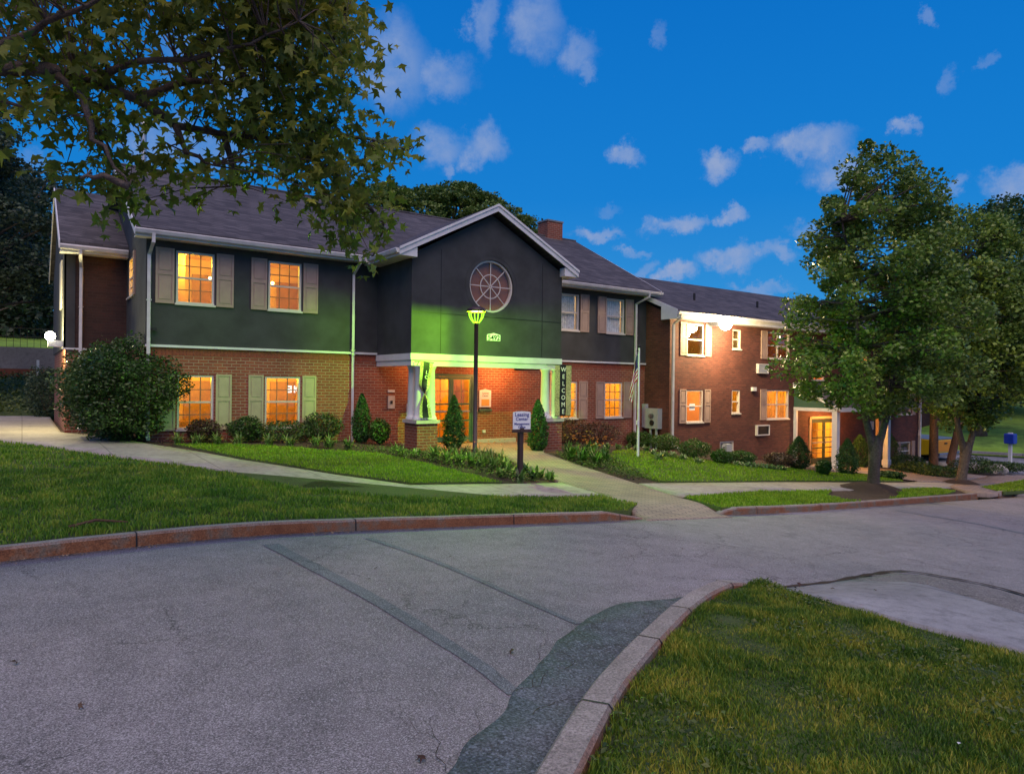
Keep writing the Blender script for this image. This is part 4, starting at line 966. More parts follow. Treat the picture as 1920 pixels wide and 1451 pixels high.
# floodlight under the eave
fl = P(1357, 607, Y=17.55)
fm = MB(); fm.box(fl.x-.12, fl.x+.12, fl.y+.05, Y3-.002, fl.z-.06, fl.z+.06); fo = fm.build('floodlight', M['meter'], apt)
MB().ico((fl.x, fl.y-.1, fl.z-.02), .24, 3).build('flood_glare_lens', emis('flood_glare_lens', (1, .93, .75), 60), fo, smooth=True)  # globe made oversized to imitate the lamp's glare
lamp('flood_lamp', fo, (fl.x, fl.y-.5, fl.z-.25), 1250, (1, .74, .34), .22)
# lamp on the corner of the recessed wing
lw = P(120, 631, Y=23.6)
lwx = XG-.36
lm = MB(); lm.box(lwx-.05, XG-.052, 23.55, 23.65, lw.z-.3, lw.z-.12); lo_ = lm.build('wall_lantern', M['gutter'], main)
MB().ico((lwx, 23.6, lw.z), .13, 3).build('lantern_globe', emis('lantern_globe', (1, 1, .72), 40), lo_, smooth=True)
lamp('lantern_lamp', lo_, (lwx-.17, 23.75, lw.z-.02), 560, (1, .86, .38), .12)
# ------------------------------------------------------------------ street furniture
def text_obj(name, body, size, mat, parent, loc, rot, ext=.004, align='CENTER', mirror=False, outline=0, sx=1, bold=0):
    c = bpy.data.curves.new('t', 'FONT'); c.body = body; c.size = size; c.align_x = align; c.align_y = 'CENTER'; c.extrude = ext; c.offset = bold
    if outline: c.fill_mode = 'NONE'; c.bevel_depth = outline; c.extrude = 0; c.bevel_resolution = 1
    o = bpy.data.objects.new('t', c); COL.objects.link(o); bpy.context.view_layer.update()
    me = bpy.data.meshes.new_from_object(o.evaluated_get(bpy.context.evaluated_depsgraph_get())); me.name = name
    bpy.data.objects.remove(o); bpy.data.curves.remove(c); me.materials.clear()
    me.transform(Matrix.Diagonal((-sx if mirror else sx, 1, 1, 1))); me.transform(Matrix.Translation(loc) @ rot.to_4x4())
    return link(name, me, mat, parent)
RF = Matrix.Rotation(R(90), 3, 'X')          # text upright, facing -Y
def face(ang): return Matrix.Rotation(ang, 3, 'Z') @ RF
# green street lamp
lp = Vector((P(892, 700, Y=15.05).x, 15.05, 0)); lz = G(lp.x, lp.y); ltop = P(893, 578, Y=15.05).z
t = thing('street_lamp', (lp.x, lp.y, lz), 'slim dark post lamp glowing green in front of the gabled entrance', 'street lamp')
m = MB(); m.lathe([(.11, -.05), (.11, .03), (.06, .06), (.055, ltop-lz-.42), (.07, ltop-lz-.4), (.07, ltop-lz-.36), (.0, ltop-lz-.36)], (lp.x, lp.y, lz), 16); m.build('pole', M['bronze'], t, smooth=True)
glow = emis('lit_green', (.35, 1, .03), 2.6)
zt = ltop-.06
cg = MB()
for k in range(6):
    a = k*math.pi/3+.2; pts = []
    for i in range(9):
        u = i/8; r = .06+.135*math.sin(min(1, u*1.35)*math.pi/2); pts.append((lp.x+r*math.cos(a), lp.y+r*math.sin(a), zt-.33+.33*u))
    cg.tube(pts, .013, 6)
cg.lathe([(.19, zt-.025-lz), (.205, zt-lz), (.19, zt+.012-lz), (.175, zt-lz), (.19, zt-.025-lz)], (lp.x, lp.y, lz), 28)
cg.build('cage', glow, t)
cp = MB(); cp.lathe([(.0, .10), (.10, .09), (.2, .045), (.245, .01), (.25, -.05), (.235, -.05), (.225, .0), (.0, .004)], (lp.x, lp.y, zt+.018), 28); cp.build('cap', M['bronze'], t, smooth=True)
ln = MB(); ln.lathe([(.0, -.03), (.17, -.028), (.2, -.01), (.0, -.008)], (lp.x, lp.y, zt+.012), 24); ln.build('lens', emis('lens_green', (.6, 1, .15), 12), t, smooth=True)
lamp('lamp', t, (lp.x, lp.y, zt-.055), 1050, (.38, 1, .01), .03)
# leasing sign
sp_ = gp(975, 897); t = thing('post_sign', sp_, 'white leasing center sign on a brown wooden post at the bed corner', 'sign')
m = MB(); m.box(sp_.x-.05, sp_.x+.05, sp_.y-.05, sp_.y+.05, sp_.z-.1, P(975, 795, Y=sp_.y).z); m.build('post', M['post'], t, bevel=.006)
Rz = Matrix.Rotation(R(-14), 4, 'Z')
def local(mb, name, mat, par, ang=-14, **k):
    o = mb.build(name, mat, None, **k); o.data.transform(Matrix.Translation(sp_) @ Matrix.Rotation(R(ang), 4, 'Z')); o.data.transform(Matrix.Translation(-wloc(par))); o.parent = par; return o
zs0 = P(975, 805, Y=sp_.y-.1).z-sp_.z; zs1 = P(975, 772, Y=sp_.y-.1).z-sp_.z
m = MB(); w_ = .205
out = [(-w_, -.07, zs0), (w_, -.07, zs0), (w_, -.07, zs1-.02)]+[(w_*math.cos(a), -.07, zs1-.02+.03*math.sin(a)) for a in [math.pi*k/8 for k in range(1, 8)]]+[(-w_, -.07, zs1-.02)]
m.prism(out, (0, .02, 0)); pan = local(m, 'panel', M['signwhite'], t)
m = MB(); m.box(-w_-.02, w_+.02, -.08, -.052, zs0-.07, zs0-.004); m.box(-.045, .045, -.1, -.081, zs0-.06, zs0+.03); local(m, 'bracket', M['post'], t)
rot = face(R(-14)); ctr = sp_+Matrix.Rotation(R(-14), 3, 'Z') @ Vector((0, -.073, 0))
zz = [zs1-.065, zs1-.16, zs1-.265, zs1-.335]
for s_t, z_, sz in (('Leasing', zz[0], .115), ('Center', zz[1], .1), ('Management', zz[2], .07), ('Office', zz[3], .07)):
    text_obj('lettering', s_t, sz, M['signblue'], pan, ctr+Vector((0, 0, z_)), rot, .002, bold=.0015)
# house number plaque (fixed to the gable)
x0, x1, z0, z1 = 11.22, 11.69, 2.90, 3.10
m = MB(); m.prism([(x0, YC-.025, z0), (x1, YC-.025, z0), (x1, YC-.025, z1-.02), ((x0+x1)/2, YC-.025, z1+.03), (x0, YC-.025, z1-.02)], (0, .02, 0)); pq = m.build('number_plaque', M['signwhite'], main)
text_obj('numerals', '5492', .215, M['ink'], pq, Vector(((x0+x1)/2, YC-.028, z0+.085)), RF, .002, bold=.003)
# wall plaques beside the door
q = wz(898, 732, 919.5, 763); m = MB(); m.box(q[0], q[1], W-.04, W-.002, q[2], q[3]); m.prism([(q[0], W-.04, q[3]+.002), (q[1], W-.04, q[3]+.002), ((q[0]+q[1])/2, W-.04, q[3]+.05)], (0, .035, 0)); pl = m.build('wall_plaque', M['signwhite'], main)
m = MB(); m.box(q[0]+.08, q[1]-.08, W-.045, W-.041, q[2]+.04, q[2]+.26); m.build('orange_card', simple('card', (.65, .36, .08), .6), pl)
box('plaque_shelf', M['doorgreen'], pl, q[0]-.01, q[1]+.03, W-.06, W-.003, q[2]-.13, q[2]-.06)
for k, s_t in enumerate(('Leasing', 'Center')): text_obj('lettering', s_t, .085, M['ink'], pl, Vector(((q[0]+q[1])/2, W-.043, q[3]-.09-.09*k)), RF, .001)
q = wz(762, 757, 768, 778); box('notice_box', M['signwhite'], main, q[0], q[1]+.12, W-.05, W-.002, q[2], q[3])
# neon lettering inside the lower right window of the left block (reads mirrored from outside)
neon = emis('neon_tube', (1, .97, .9), 2.2)
q = P(549, 731, Y=W+.3)
for s_t, dx, mir, sx_ in (('E', -.085, True, 1.0), ('K', .10, False, .9), ('O', .34, False, .9)):
    text_obj('neon_letter', s_t, .27, neon, main, Vector((q.x+dx, W+.30, q.z+.01)), RF, mirror=mir, outline=.006, sx=sx_)
# welcome banners
def banner_bracket(x, z, par, L_=.42, yy=YC-.03):
    m = MB(); m.tube([(x-.06, yy, z), (x+L_, yy-.16, z)], .012, 6); m.tube([(x-.04, yy, z-.12), (x+.06, yy-.06, z-.01)], .01, 6); return m.build('bracket', M['ink'], par)
def goldmat():
    nt = NT('banner_gold'); v = pos(nt); vo = nt.n('ShaderNodeTexVoronoi'); vo.inputs['Scale'].default_value = 24; nt.l(v, vo.inputs['Vector'])
    c = ramp(nt, vo.outputs['Distance'], [(.2, (.1, .09, .03)), (.45, (.48, .42, .2))]); p = prin(nt, c, .7); nt.l(p.outputs[0], nt.out.inputs[0]); return nt.m
M['gold'] = goldmat()
bx0, bx1 = P(1040.5, 730, Y=16.95).x, P(1071, 730, Y=16.95).x; bz1, bz0 = P(1055, 685, Y=16.95).z, P(1055, 779, Y=16.95).z
t = thing('welcome_banner', (bx0, 16.95, bz0), 'straight black and gold banner reading WELCOME beside the right porch columns', 'banner')
def cloth(x0, x1, name, mat, yoff=0, ny=24):
    m = MB(); nx = 8; vs = []
    for j in range(ny+1):
        for i in range(nx+1):
            u = x0+(x1-x0)*i/nx; z = bz1+(bz0-bz1)*j/ny; vs.append((u, 16.95+yoff+.012*math.sin(j*.5+u*5)*j/ny, z))
    m.add(vs, [(j*(nx+1)+i, j*(nx+1)+i+1, (j+1)*(nx+1)+i+1, (j+1)*(nx+1)+i) for j in range(ny) for i in range(nx)]); m.keep = True
    return m.build(name, mat, t, smooth=True)
bw_ = bx1-bx0
cloth(bx0, bx0+bw_*.29, 'border', M['gold']); cloth(bx0+bw_*.29, bx0+bw_*.68, 'field', M['ink'], .001); cloth(bx0+bw_*.68, bx1, 'border', M['gold'])
for i, ch_ in enumerate('WELCOME'): text_obj('letter', ch_, .20, M['letter'], t, Vector((bx0+bw_*.485, 16.925, bz1-.14-(bz1-bz0-.26)*i/6)), RF, .001, bold=.003)
m = MB(); m.tube([(bx0-.2, 17.15, bz1+.02), (bx0+.0, 16.95, bz1+.015), (bx1+.02, 16.95, bz1+.015)], .012, 6); m.tube([(bx0, 16.95, bz0-.01), (bx1, 16.95, bz0-.01)], .01, 6); m.build('rod', M['ink'], t)
# twisted banner on the left column
tx0, tx1 = P(787.5, 700, Y=16.95).x, P(811, 700, Y=16.95).x; tz1, tz0 = P(800, 678, Y=16.95).z, P(800, 783, Y=16.95).z
t = thing('twisted_banner', (tx0, 16.95, tz0), 'black and gold banner blown into a twist against the left porch columns', 'banner')
def tw(v0, v1, mat, name):
    m = MB(); ny = 60; nx = 6; vs = []
    tcx = (tx0+tx1)/2
    for j in range(ny+1):
        s_ = j/ny; ang = math.pi*ss((s_-.28)/.5); z = tz1+(tz0-tz1)*s_; wd = (tx1-tx0)*(1 if s_ < .1 else 1-.25*math.sin((s_-.1)/.9*math.pi)); ccx = tcx-.06*math.sin(s_*math.pi)
        for i in range(nx+1):
            q = (v0+(v1-v0)*i/nx-.5)*wd; vs.append((ccx+q*math.cos(ang), 16.93-q*math.sin(ang)*.9-.02*math.sin(s_*12), z-(.05*(i/nx*(v1-v0)+v0) if s_ < .02 else 0)))
    m.add(vs, [(j*(nx+1)+i, j*(nx+1)+i+1, (j+1)*(nx+1)+i+1, (j+1)*(nx+1)+i) for j in range(ny) for i in range(nx)]); m.keep = True
    return m.build(name, mat, t, smooth=True)
tw(0, .25, M['gold'], 'border'); fd = tw(.25, .75, M['ink'], 'field'); tw(.75, 1, M['gold'], 'border')
for s_t, dz, dx in (('L', .30, -.03), ('C', .43, -.05), ('O', 1.22, .03)): text_obj('letter', s_t, .13, M['letter'], fd, Vector(((tx0+tx1)/2+dx, 16.86 if dz < 1 else 16.85, tz1-dz)), RF @ Matrix.Rotation(R(-12), 3, 'Z'), .001)
m = MB(); m.tube([(tx0-.06, 17.15, tz1), (tx0, 16.95, tz1+.0), (tx1+.04, 16.95, tz1-.03)], .012, 6); m.tube([(tx0, 17.15, tz1-.12), (tx0-.02, 16.98, tz1)], .01, 6); m.build('rod', M['ink'], t)
# flagpole and flag
fp = gp(1196, 856); ftop = P(1193, 652, X=fp.x)
ftop = fp+Vector((0, 0, P(1193.5, 652, Y=fp.y).z-fp.z))
t = thing('flagpole', fp, 'thin white flagpole standing on the lawn in front of the corner downspout', 'flagpole')
m = MB(); m.tube([fp, ftop], [.042, .028], 10); m.build('pole', M['pole'], t)
m = MB(); m.ico(ftop+Vector((0, 0, .05)), .055, 2); m.tube([ftop+Vector((-.05, 0, -.1)), ftop+Vector((-.09, 0, -.1))], .03, 6); m.build('finial', M['ink'], t, smooth=True)
m = MB(); m.tube([ftop+Vector((-.07, -.03, -.1)), fp+Vector((-.045, -.03, .9))], .006, 5); m.box(fp.x-.1, fp.x-.03, fp.y-.05, fp.y-.0, fp.z+1.0, fp.z+1.14); m.build('halyard', M['pole'], t)
def flagmat():
    nt = NT('flag_cloth'); uv = nt.n('ShaderNodeTexCoord'); sp = nt.n('ShaderNodeSeparateXYZ'); nt.l(uv.outputs['UV'], sp.inputs[0])
    m1 = nt.n('ShaderNodeMath', operation='MULTIPLY'); m1.inputs[1].default_value = 6.5; nt.l(sp.outputs[1], m1.inputs[0]); f = nt.n('ShaderNodeMath', operation='FRACT'); nt.l(m1.outputs[0], f.inputs[0])
    st = ramp(nt, f.outputs[0], [(0, (.42, .02, .03)), (.49, (.42, .02, .03)), (.5, (.7, .68, .66)), (1, (.7, .68, .66))])
    vo = nt.n('ShaderNodeTexVoronoi'); vo.inputs['Scale'].default_value = 16; nt.l(uv.outputs['UV'], vo.inputs['Vector'])
    ca = ramp(nt, vo.outputs['Distance'], [(.16, (.7, .7, .7)), (.2, (.025, .035, .14))])
    a = nt.n('ShaderNodeMath', operation='LESS_THAN'); a.inputs[1].default_value = .4; nt.l(sp.outputs[0], a.inputs[0]); b = nt.n('ShaderNodeMath', operation='GREATER_THAN'); b.inputs[1].default_value = .46; nt.l(sp.outputs[1], b.inputs[0])
    k = nt.n('ShaderNodeMath', operation='MULTIPLY'); nt.l(a.outputs[0], k.inputs[0]); nt.l(b.outputs[0], k.inputs[1])
    c = mixc(nt, k.outputs[0], st, ca); p = prin(nt, c, .7); nt.l(p.outputs[0], nt.out.inputs[0]); return nt.m
fl_ = MB(); nu, nv = 30, 26; vs = []; uvs = []
dirv = Vector((-.817, .577, 0)); dn_ = Vector((-.577, -.817, 0))
for j in range(nv+1):
    for i in range(nu+1):
        u, v = i/nu, j/nv
        base = ftop+Vector((-.05, 0, -.16-(1-v)*.85))
        out_ = .30*u*(1-.35*u)*(0.6+.6*(1-abs(v-.5))); drop = 1.25*u*u*.75+.35*u
        fold = .055*math.sin(u*11+v*2.2)*min(1, u*4)
        vs.append(base+dirv*out_+dn_*fold*(.7+.3*v)+dirv*.035*math.sin(v*9+u*5)*u+Vector((0, 0, -drop*(.55+.45*v)))); uvs.append((u, v))
fl_.add(vs, [(j*(nu+1)+i, j*(nu+1)+i+1, (j+1)*(nu+1)+i+1, (j+1)*(nu+1)+i) for j in range(nv) for i in range(nu)]); fl_.keep = True
fo_ = fl_.build('flag', flagmat(), None, smooth=True, origin=ftop); tag(fo_, 'striped red white and blue flag hanging limp from the flagpole', 'flag')
uvl = fo_.data.uv_layers.new(name='UVMap')
for li, lpz in enumerate(fo_.data.loops): uvl.data[li].uv = uvs[lpz.vertex_index]
# blue box sign on a white post at the far lot
bs = P(1894, 858, X=46.5); t = thing('blue_box_post', bs, 'small blue box on a white post beside the far parking lot', 'sign')
zt_ = P(1895, 832, X=46.5).z; zb_ = P(1895, 813, X=46.5).z; ang_ = math.atan2(bs.y, bs.x)
m = MB(); m.box(bs.x-.08, bs.x+.08, bs.y-.08, bs.y+.08, bs.z-.6, zt_); m.build('post', M['white'], t)
m = MB(); m.box(bs.x-.24, bs.x+.24, bs.y-.26, bs.y+.26, zt_, zb_); m.build('box', simple('blue_plastic', (.01, .04, .38), .4), t, bevel=.04)
m = MB(); m.box(bs.x-.1, bs.x+.1, bs.y-.1, bs.y+.1, zb_, zb_+.06); m.build('cap', M['white'], t)

# ------------------------------------------------------------------ foliage
def leaves(name, pts, size, shape, mat, parent=None, flat=.0, origin=None, aim=None, tag_=None):
    """pts Nx3; shape = (verts kx3 (unit), faces); random orientation; flat pulls normals up"""
    sv, sf = shape; sv = np.array(sv, float); N = len(pts); k = len(sv)
    a = rng.uniform(0, 2*np.pi, N); nz = rng.normal(size=(N, 3)); nz[:, 2] = np.abs(nz[:, 2])+flat; nz /= np.linalg.norm(nz, axis=1)[:, None]
    if aim is not None: nz = nz*.6+aim; nz /= np.linalg.norm(nz, axis=1)[:, None]
    r = np.stack([np.cos(a), np.sin(a), np.zeros(N)], 1); t1 = r-(r*nz).sum(1)[:, None]*nz; t1 /= np.linalg.norm(t1, axis=1)[:, None]; t2 = np.cross(nz, t1)
    s = (size*rng.uniform(.65, 1.25, N))[:, None, None]
    V = np.array(pts)[:, None, :]+s*(sv[None, :, 0:1]*t1[:, None, :]+sv[None, :, 1:2]*t2[:, None, :]+sv[None, :, 2:3]*nz[:, None, :])
    off = np.array(wloc(parent) if parent is not None else (origin if origin is not None else (0, 0, 0)), float); V = V.reshape(-1, 3)-off
    F = []
    sizes = [len(f) for f in sf]; loops = np.concatenate([np.array(f) for f in sf]); L = len(loops)
    lv = (np.arange(N)[:, None]*k+loops[None, :]).ravel(); starts1 = np.cumsum([0]+sizes[:-1]); st = (np.arange(N)[:, None]*L+starts1[None, :]).ravel()
    me = bpy.data.meshes.new(name); me.vertices.add(len(V)); me.vertices.foreach_set('co', V.astype(np.float32).ravel())
    me.loops.add(len(lv)); me.loops.foreach_set('vertex_index', lv.astype(np.int32)); me.polygons.add(len(st)); me.polygons.foreach_set('loop_start', st.astype(np.int32)); me.update(calc_edges=True)
    o = bpy.data.objects.new(name, me); COL.objects.link(o); me.materials.append(mat)
    if parent is not None: o.parent = parent
    elif origin is not None: o.location = origin
    return o
LEAF = ([(-.5, 0, 0), (0, -.28, .06), (.5, 0, -.04), (0, .28, .06)], [(0, 1, 2), (0, 2, 3)])
LEAF2 = ([(-.5, 0, 0), (-.1, -.34, .05), (.5, 0, -.08), (-.1, .34, .05)], [(0, 1, 2, 3)])
mp_ = []
for k_, (a_, r_) in enumerate([(-150, .22), (-118, .50), (-92, .28), (-60, .58), (-30, .26), (0, .66), (30, .26), (60, .58), (92, .28), (118, .50), (150, .22)]):
    mp_.append((r_*math.cos(R(a_)), r_*math.sin(R(a_)), -.30*r_*(k_ % 2)+.05+.10*math.sin(k_*1.9)))
MAPLE = ([(0, 0, .05), (-.25, 0, 0)]+mp_, [(0, i, i+1) for i in range(2, 12)]+[(0, 1, 2), (0, 12, 1)])
STRAP = None
L_pear = leafmat('pear_leaves', (.07, .13, .026), (.16, .26, .04), (.30, .40, .07), rough=.34, nscale=.5)
L_maple = leafmat('maple_leaves', (.10, .14, .02), (.20, .235, .035), (.36, .35, .055), rough=.5, trans=.45, nscale=.9)
L_shrub = leafmat('shrub_leaves', (.022, .05, .014), (.05, .105, .022), (.12, .19, .045), rough=.4)
L_box = leafmat('boxwood_leaves', (.03, .08, .012), (.06, .14, .02), (.11, .21, .035), rough=.4)
L_arb = leafmat('arborvitae_leaves', (.02, .06, .016), (.04, .11, .025), (.08, .18, .04), rough=.5, nscale=3)
L_hosta = leafmat('hosta_leaves', (.10, .20, .04), (.16, .26, .08), (.42, .48, .25), rough=.4, nscale=8)
L_strap = leafmat('strap_leaves', (.07, .15, .03), (.16, .26, .05), (.36, .42, .15), rough=.45, nscale=6)
L_dark = leafmat('dark_leaves', (.025, .045, .028), (.05, .08, .045), (.09, .13, .07), rough=.5)
L_loc = leafmat('locust_leaves', (.06, .11, .02), (.11, .18, .03), (.2, .27, .05), rough=.5, nscale=.25)
L_red = leafmat('red_shrub_leaves', (.045, .025, .018), (.08, .045, .03), (.12, .09, .04), rough=.5)
L_ivy = leafmat('ivy_leaves', (.035, .06, .012), (.08, .12, .02), (.17, .19, .05), rough=.5, nscale=.6)

def blob_pts(c, r, n, sc=(1, 1, 1), shell=.45):
    d = rng.normal(size=(n, 3)); d /= np.linalg.norm(d, axis=1)[:, None]; rad = rng.uniform(shell, 1, n)**(1/1.6)
    return np.array(c)+d*rad[:, None]*r*np.array(sc)
def limb(mb, a, b, ra, rb, n=6, wob=.08, seg=6):
    a, b = Vector(a), Vector(b); L = (b-a).length; pts = []; rr = []
    ph = random.random()*10
    for i in range(n+1):
        t = i/n; p = a.lerp(b, t); w = L*wob*math.sin(t*math.pi)
        pts.append(p+Vector((mnoise.noise(Vector((ph, t*2, 0)))*w, mnoise.noise(Vector((ph, t*2, 9)))*w, mnoise.noise(Vector((ph, t*2, 5)))*w+L*wob*.4*math.sin(t*math.pi)))); rr.append(ra+(rb-ra)*t)
    mb.tube(pts, rr, seg); return pts
def pear(base, top, prof, nclump, per, label, leafsize, name='pear_tree', lean=0, forks=2, stemh=.22, r0=.2, mat=None, mound=.9, seed=1, bark='bark', group=None, bgap=0, clr=(.3, .62)):
    """prof: [(height fraction, radius)] crown profile"""
    rs = np.random.RandomState(seed); random.seed(seed)
    t = thing(name, base, label, 'tree', group)
    Hh = top-base.z; tm = MB()
    SR = Vector((math.cos(YAW), -math.sin(YAW), 0))
    fh = Hh*stemh*.55; fk = base+SR*lean*.35+Vector((0, 0, fh))
    tm.tube([base+Vector((0, 0, -.25)), base+Vector((0, 0, .03)), base+SR*lean*.03+Vector((0, 0, .22)), base.lerp(fk, .55), fk, fk+SR*lean*.1+Vector((0, 0, .35))], [r0*1.7, r0*1.35, r0*1.04, r0*.95, r0*(1.12 if forks > 1 else .85), r0*(.5 if forks > 1 else .8)], 16)
    ends = []
    for k in range(forks):
        sgn = 1 if k % 2 else -1
        if forks > 1:
            s0 = fk+SR*sgn*r0*.38-Vector((0, 0, .25)); m0 = fk+SR*sgn*.34+Vector((0, 0, 1.0)); e = fk+SR*sgn*.75+Vector((sgn*.3, .3*sgn, Hh*.36))
            tm.tube([s0, fk+SR*sgn*r0*.8+Vector((0, 0, .2)), m0, m0.lerp(e, .5)+SR*sgn*.05, e], [r0*.66, r0*.66, r0*.58, r0*.42, r0*.25], 12)
            for t_ in (.3, .5, .7, .9, 1): ends.append(m0.lerp(e, t_))
        else:
            s0 = fk; e = fk+SR*lean*.6+Vector((.3, .2, Hh*.4)); ends += limb(tm, s0, e, r0*.84, r0*.3, 8, .04, 12)[2:]
        e2 = e+Vector((sgn*.3, .3, Hh*.28)); ends += limb(tm, e, e2, r0*.25, .03, 6, .06, 7)
    pts_all = []
    hs = [p[0] for p in prof]; rr = [p[1] for p in prof]
    for i in range(nclump):
        for _ in range(20):
            h = rs.uniform(hs[0], hs[-1]); 
            if rs.rand() < (interp(h, hs, rr)/max(rr))**1.3+.05: break
        R0 = interp(h, hs, rr); a = rs.rand()*2*math.pi; q = R0*math.sqrt(rs.uniform(.08, 1))*rs.uniform(.85, 1.08)
        c = Vector((base.x+lean*.8+q*math.cos(a), base.y+q*math.sin(a), base.z+h*Hh)); r = rs.uniform(*clr)*(.75+.25*min(1, R0/1.6))
        pts_all.append(blob_pts(c, r, per, (1, 1, .75), .3))
        if q > .35*R0 and ends:
            s_ = min(ends, key=lambda e: (e-c).length+(0 if e.z < c.z else 3)); limb(tm, s_, c, .035, .008, 5, .08, 5)
    tm.build('trunk', M[bark], t, smooth=True)
    leaves('crown', np.concatenate(pts_all), leafsize, LEAF2, mat or L_pear, t, .25)
    return t
b1 = gp(1637, 917); b2 = gp(1802, 906)
tp1 = P(1690, 262, X=b1.x+.5).z; 
k1 = 1300*1.0/ (ray(1637, 800).normalized().dot(ray(960, 725.5).normalized())*math.hypot(b1.x, b1.y))   # pixels per metre at tree one
pear(b1, P(1665, 262, X=b1.x).z, [(.225, .6), (.28, 2.3), (.36, 2.8), (.45, 2.7), (.56, 2.6), (.70, 2.15), (.82, 1.75), (.90, 1.25), (.96, .8), (1.0, .35)], 270, 190, 'tall pear tree with forked grey trunk in the mulch ring nearest the sidewalk', .125, lean=.15, seed=4, r0=.165)
pear(b2, P(1840, 395, X=b2.x).z, [(.22, .5), (.30, 1.7), (.42, 3.1), (.6, 3.3), (.78, 2.8), (.9, 1.8), (1.0, .7)], 330, 190, 'second pear tree with yellowish trunk, right of the tall one by the kerb', .15, lean=.5, seed=9, r0=.175, clr=(.4, .75))
b3 = P(1750, 880, Z=-2.18); b3.z = G(b3.x, b3.y)
pear(b3, 7.5, [(.3, .6), (.4, 1.8), (.6, 2.4), (.85, 1.6), (1, .4)], 90, 160, 'brown trunked tree in the shrub bed behind the two pear trees', .17, seed=12, r0=.2, forks=1, stemh=.5, bark='bark_brown', clr=(.4, .8))
b4 = P(1779, 873, Z=-2.4); b4.z = G(b4.x, b4.y)
pear(b4, 6.8, [(.35, .6), (.45, 1.6), (.6, 2.2), (.85, 1.6), (1, .4)], 70, 160, 'leaning brown trunked tree at the far end of the shrub bed', .17, lean=1.6, seed=14, r0=.19, forks=1, stemh=.5, bark='bark_brown', clr=(.4, .8))
# mulch rings round the two street trees
for bb, rad, hh in ((b1, 1.55, .16), (b2, 1.3, .13)):
    m = MB(); n = 40; vs = [(bb.x, bb.y, bb.z+hh)]
    rings_ = 6
    for i in range(1, rings_+1):
        for k in range(n):
            a = 2*math.pi*k/n; rr_ = rad*i/rings_*(1+.12*mnoise.noise(Vector((math.cos(a)*2, math.sin(a)*2, bb.x)))); x, y = bb.x+rr_*math.cos(a), bb.y+rr_*.62*math.sin(a); u = 1-i/rings_
            vs.append((x, y, G(x, y)-.035+(hh+.06)*ss(u*1.25)+.015*mnoise.noise(Vector((x*7, y*7, 0)))))
    fs = [(0, 1+k, 1+(k+1) % n) for k in range(n)]+[(1+(i-1)*n+k, 1+i*n+k, 1+i*n+(k+1) % n, 1+(i-1)*n+(k+1) % n) for i in range(1, rings_) for k in range(n)]
    m.add(vs, fs); tag(m.build('mulch_ring', M['mulch'], None, smooth=True), kind='structure')

# big round bush
def shrub(name, base, rx, h, n, size, mat, label, cat='shrub', group=None, shape='round', ry=None, leaf=LEAF, stems=True, lump=.25, seed=None):
    t = thing(name, base, label, cat, group); ry = ry or rx
    d = rng.normal(size=(n, 3)); d /= np.linalg.norm(d, axis=1)[:, None]; rad = rng.uniform(.35, 1, n)**.5
    sd = base.x*3+base.y
    lm_ = np.array([1+lump*mnoise.noise(Vector((v[0]*1.8+sd, v[1]*1.8, v[2]*1.8)))+lump*.5*mnoise.noise(Vector((v[0]*5+sd, v[1]*5, v[2]*5))) for v in d])
    p = d*rad[:, None]*lm_[:, None]
    if shape == 'round': q = np.stack([p[:, 0]*rx, p[:, 1]*ry, np.maximum(p[:, 2], -.92)*h*.52+h*.5], 1)
    elif shape == 'cone':
        zz_ = rng.uniform(0, 1, n)**1.25; prof_ = np.minimum(1, .45+zz_*4)*np.minimum(1, (1.02-zz_)*1.9)**.8
        a = rng.uniform(0, 2*np.pi, n); rr_ = rng.uniform(.3, 1, n)**.5*prof_; lm2 = 1+.16*np.sin(a*5+zz_*14)+.1*np.sin(a*9-zz_*30)
        q = np.stack([np.cos(a)*rr_*rx*lm2, np.sin(a)*rr_*ry*lm2, zz_*h], 1)
    q[:, 2] = np.maximum(q[:, 2], .01)
    leaves('foliage', q+np.array(base), size, leaf, mat, t, .2 if shape == 'round' else -.2)
    if stems:
        m = MB()
        for k in range(7 if shape == 'round' else 1):
            a = k*.9+sd; e = Vector((base.x+math.cos(a)*rx*.6, base.y+math.sin(a)*ry*.6, base.z+h*.7)) if shape == 'round' else base+Vector((0, 0, h*.85))
            m.tube([base+Vector((0, 0, -.05)), base.lerp(e, .5)+Vector((0, 0, h*.08)), e], [.03*max(.5, rx), .02*max(.5, rx), .006], 6)
        m.build('stems', M['bark'], t)
    return t
bb = gp(235, 826); shrub('round_bush', Vector((bb.x-.05, bb.y+.15, bb.z-.02)), 1.42, P(225, 638, Y=bb.y).z-bb.z, 26000, .085, L_shrub, 'large dark round bush by the left corner of the brick wall', lump=.35)
bb = P(150, 800, Y=21.5); shrub('round_bush', Vector((1.75, 21.3, G(1.7, 21.3))), .85, 2.4, 8000, .08, L_shrub, 'leafy bush lit by the corner lantern behind the large round bush')
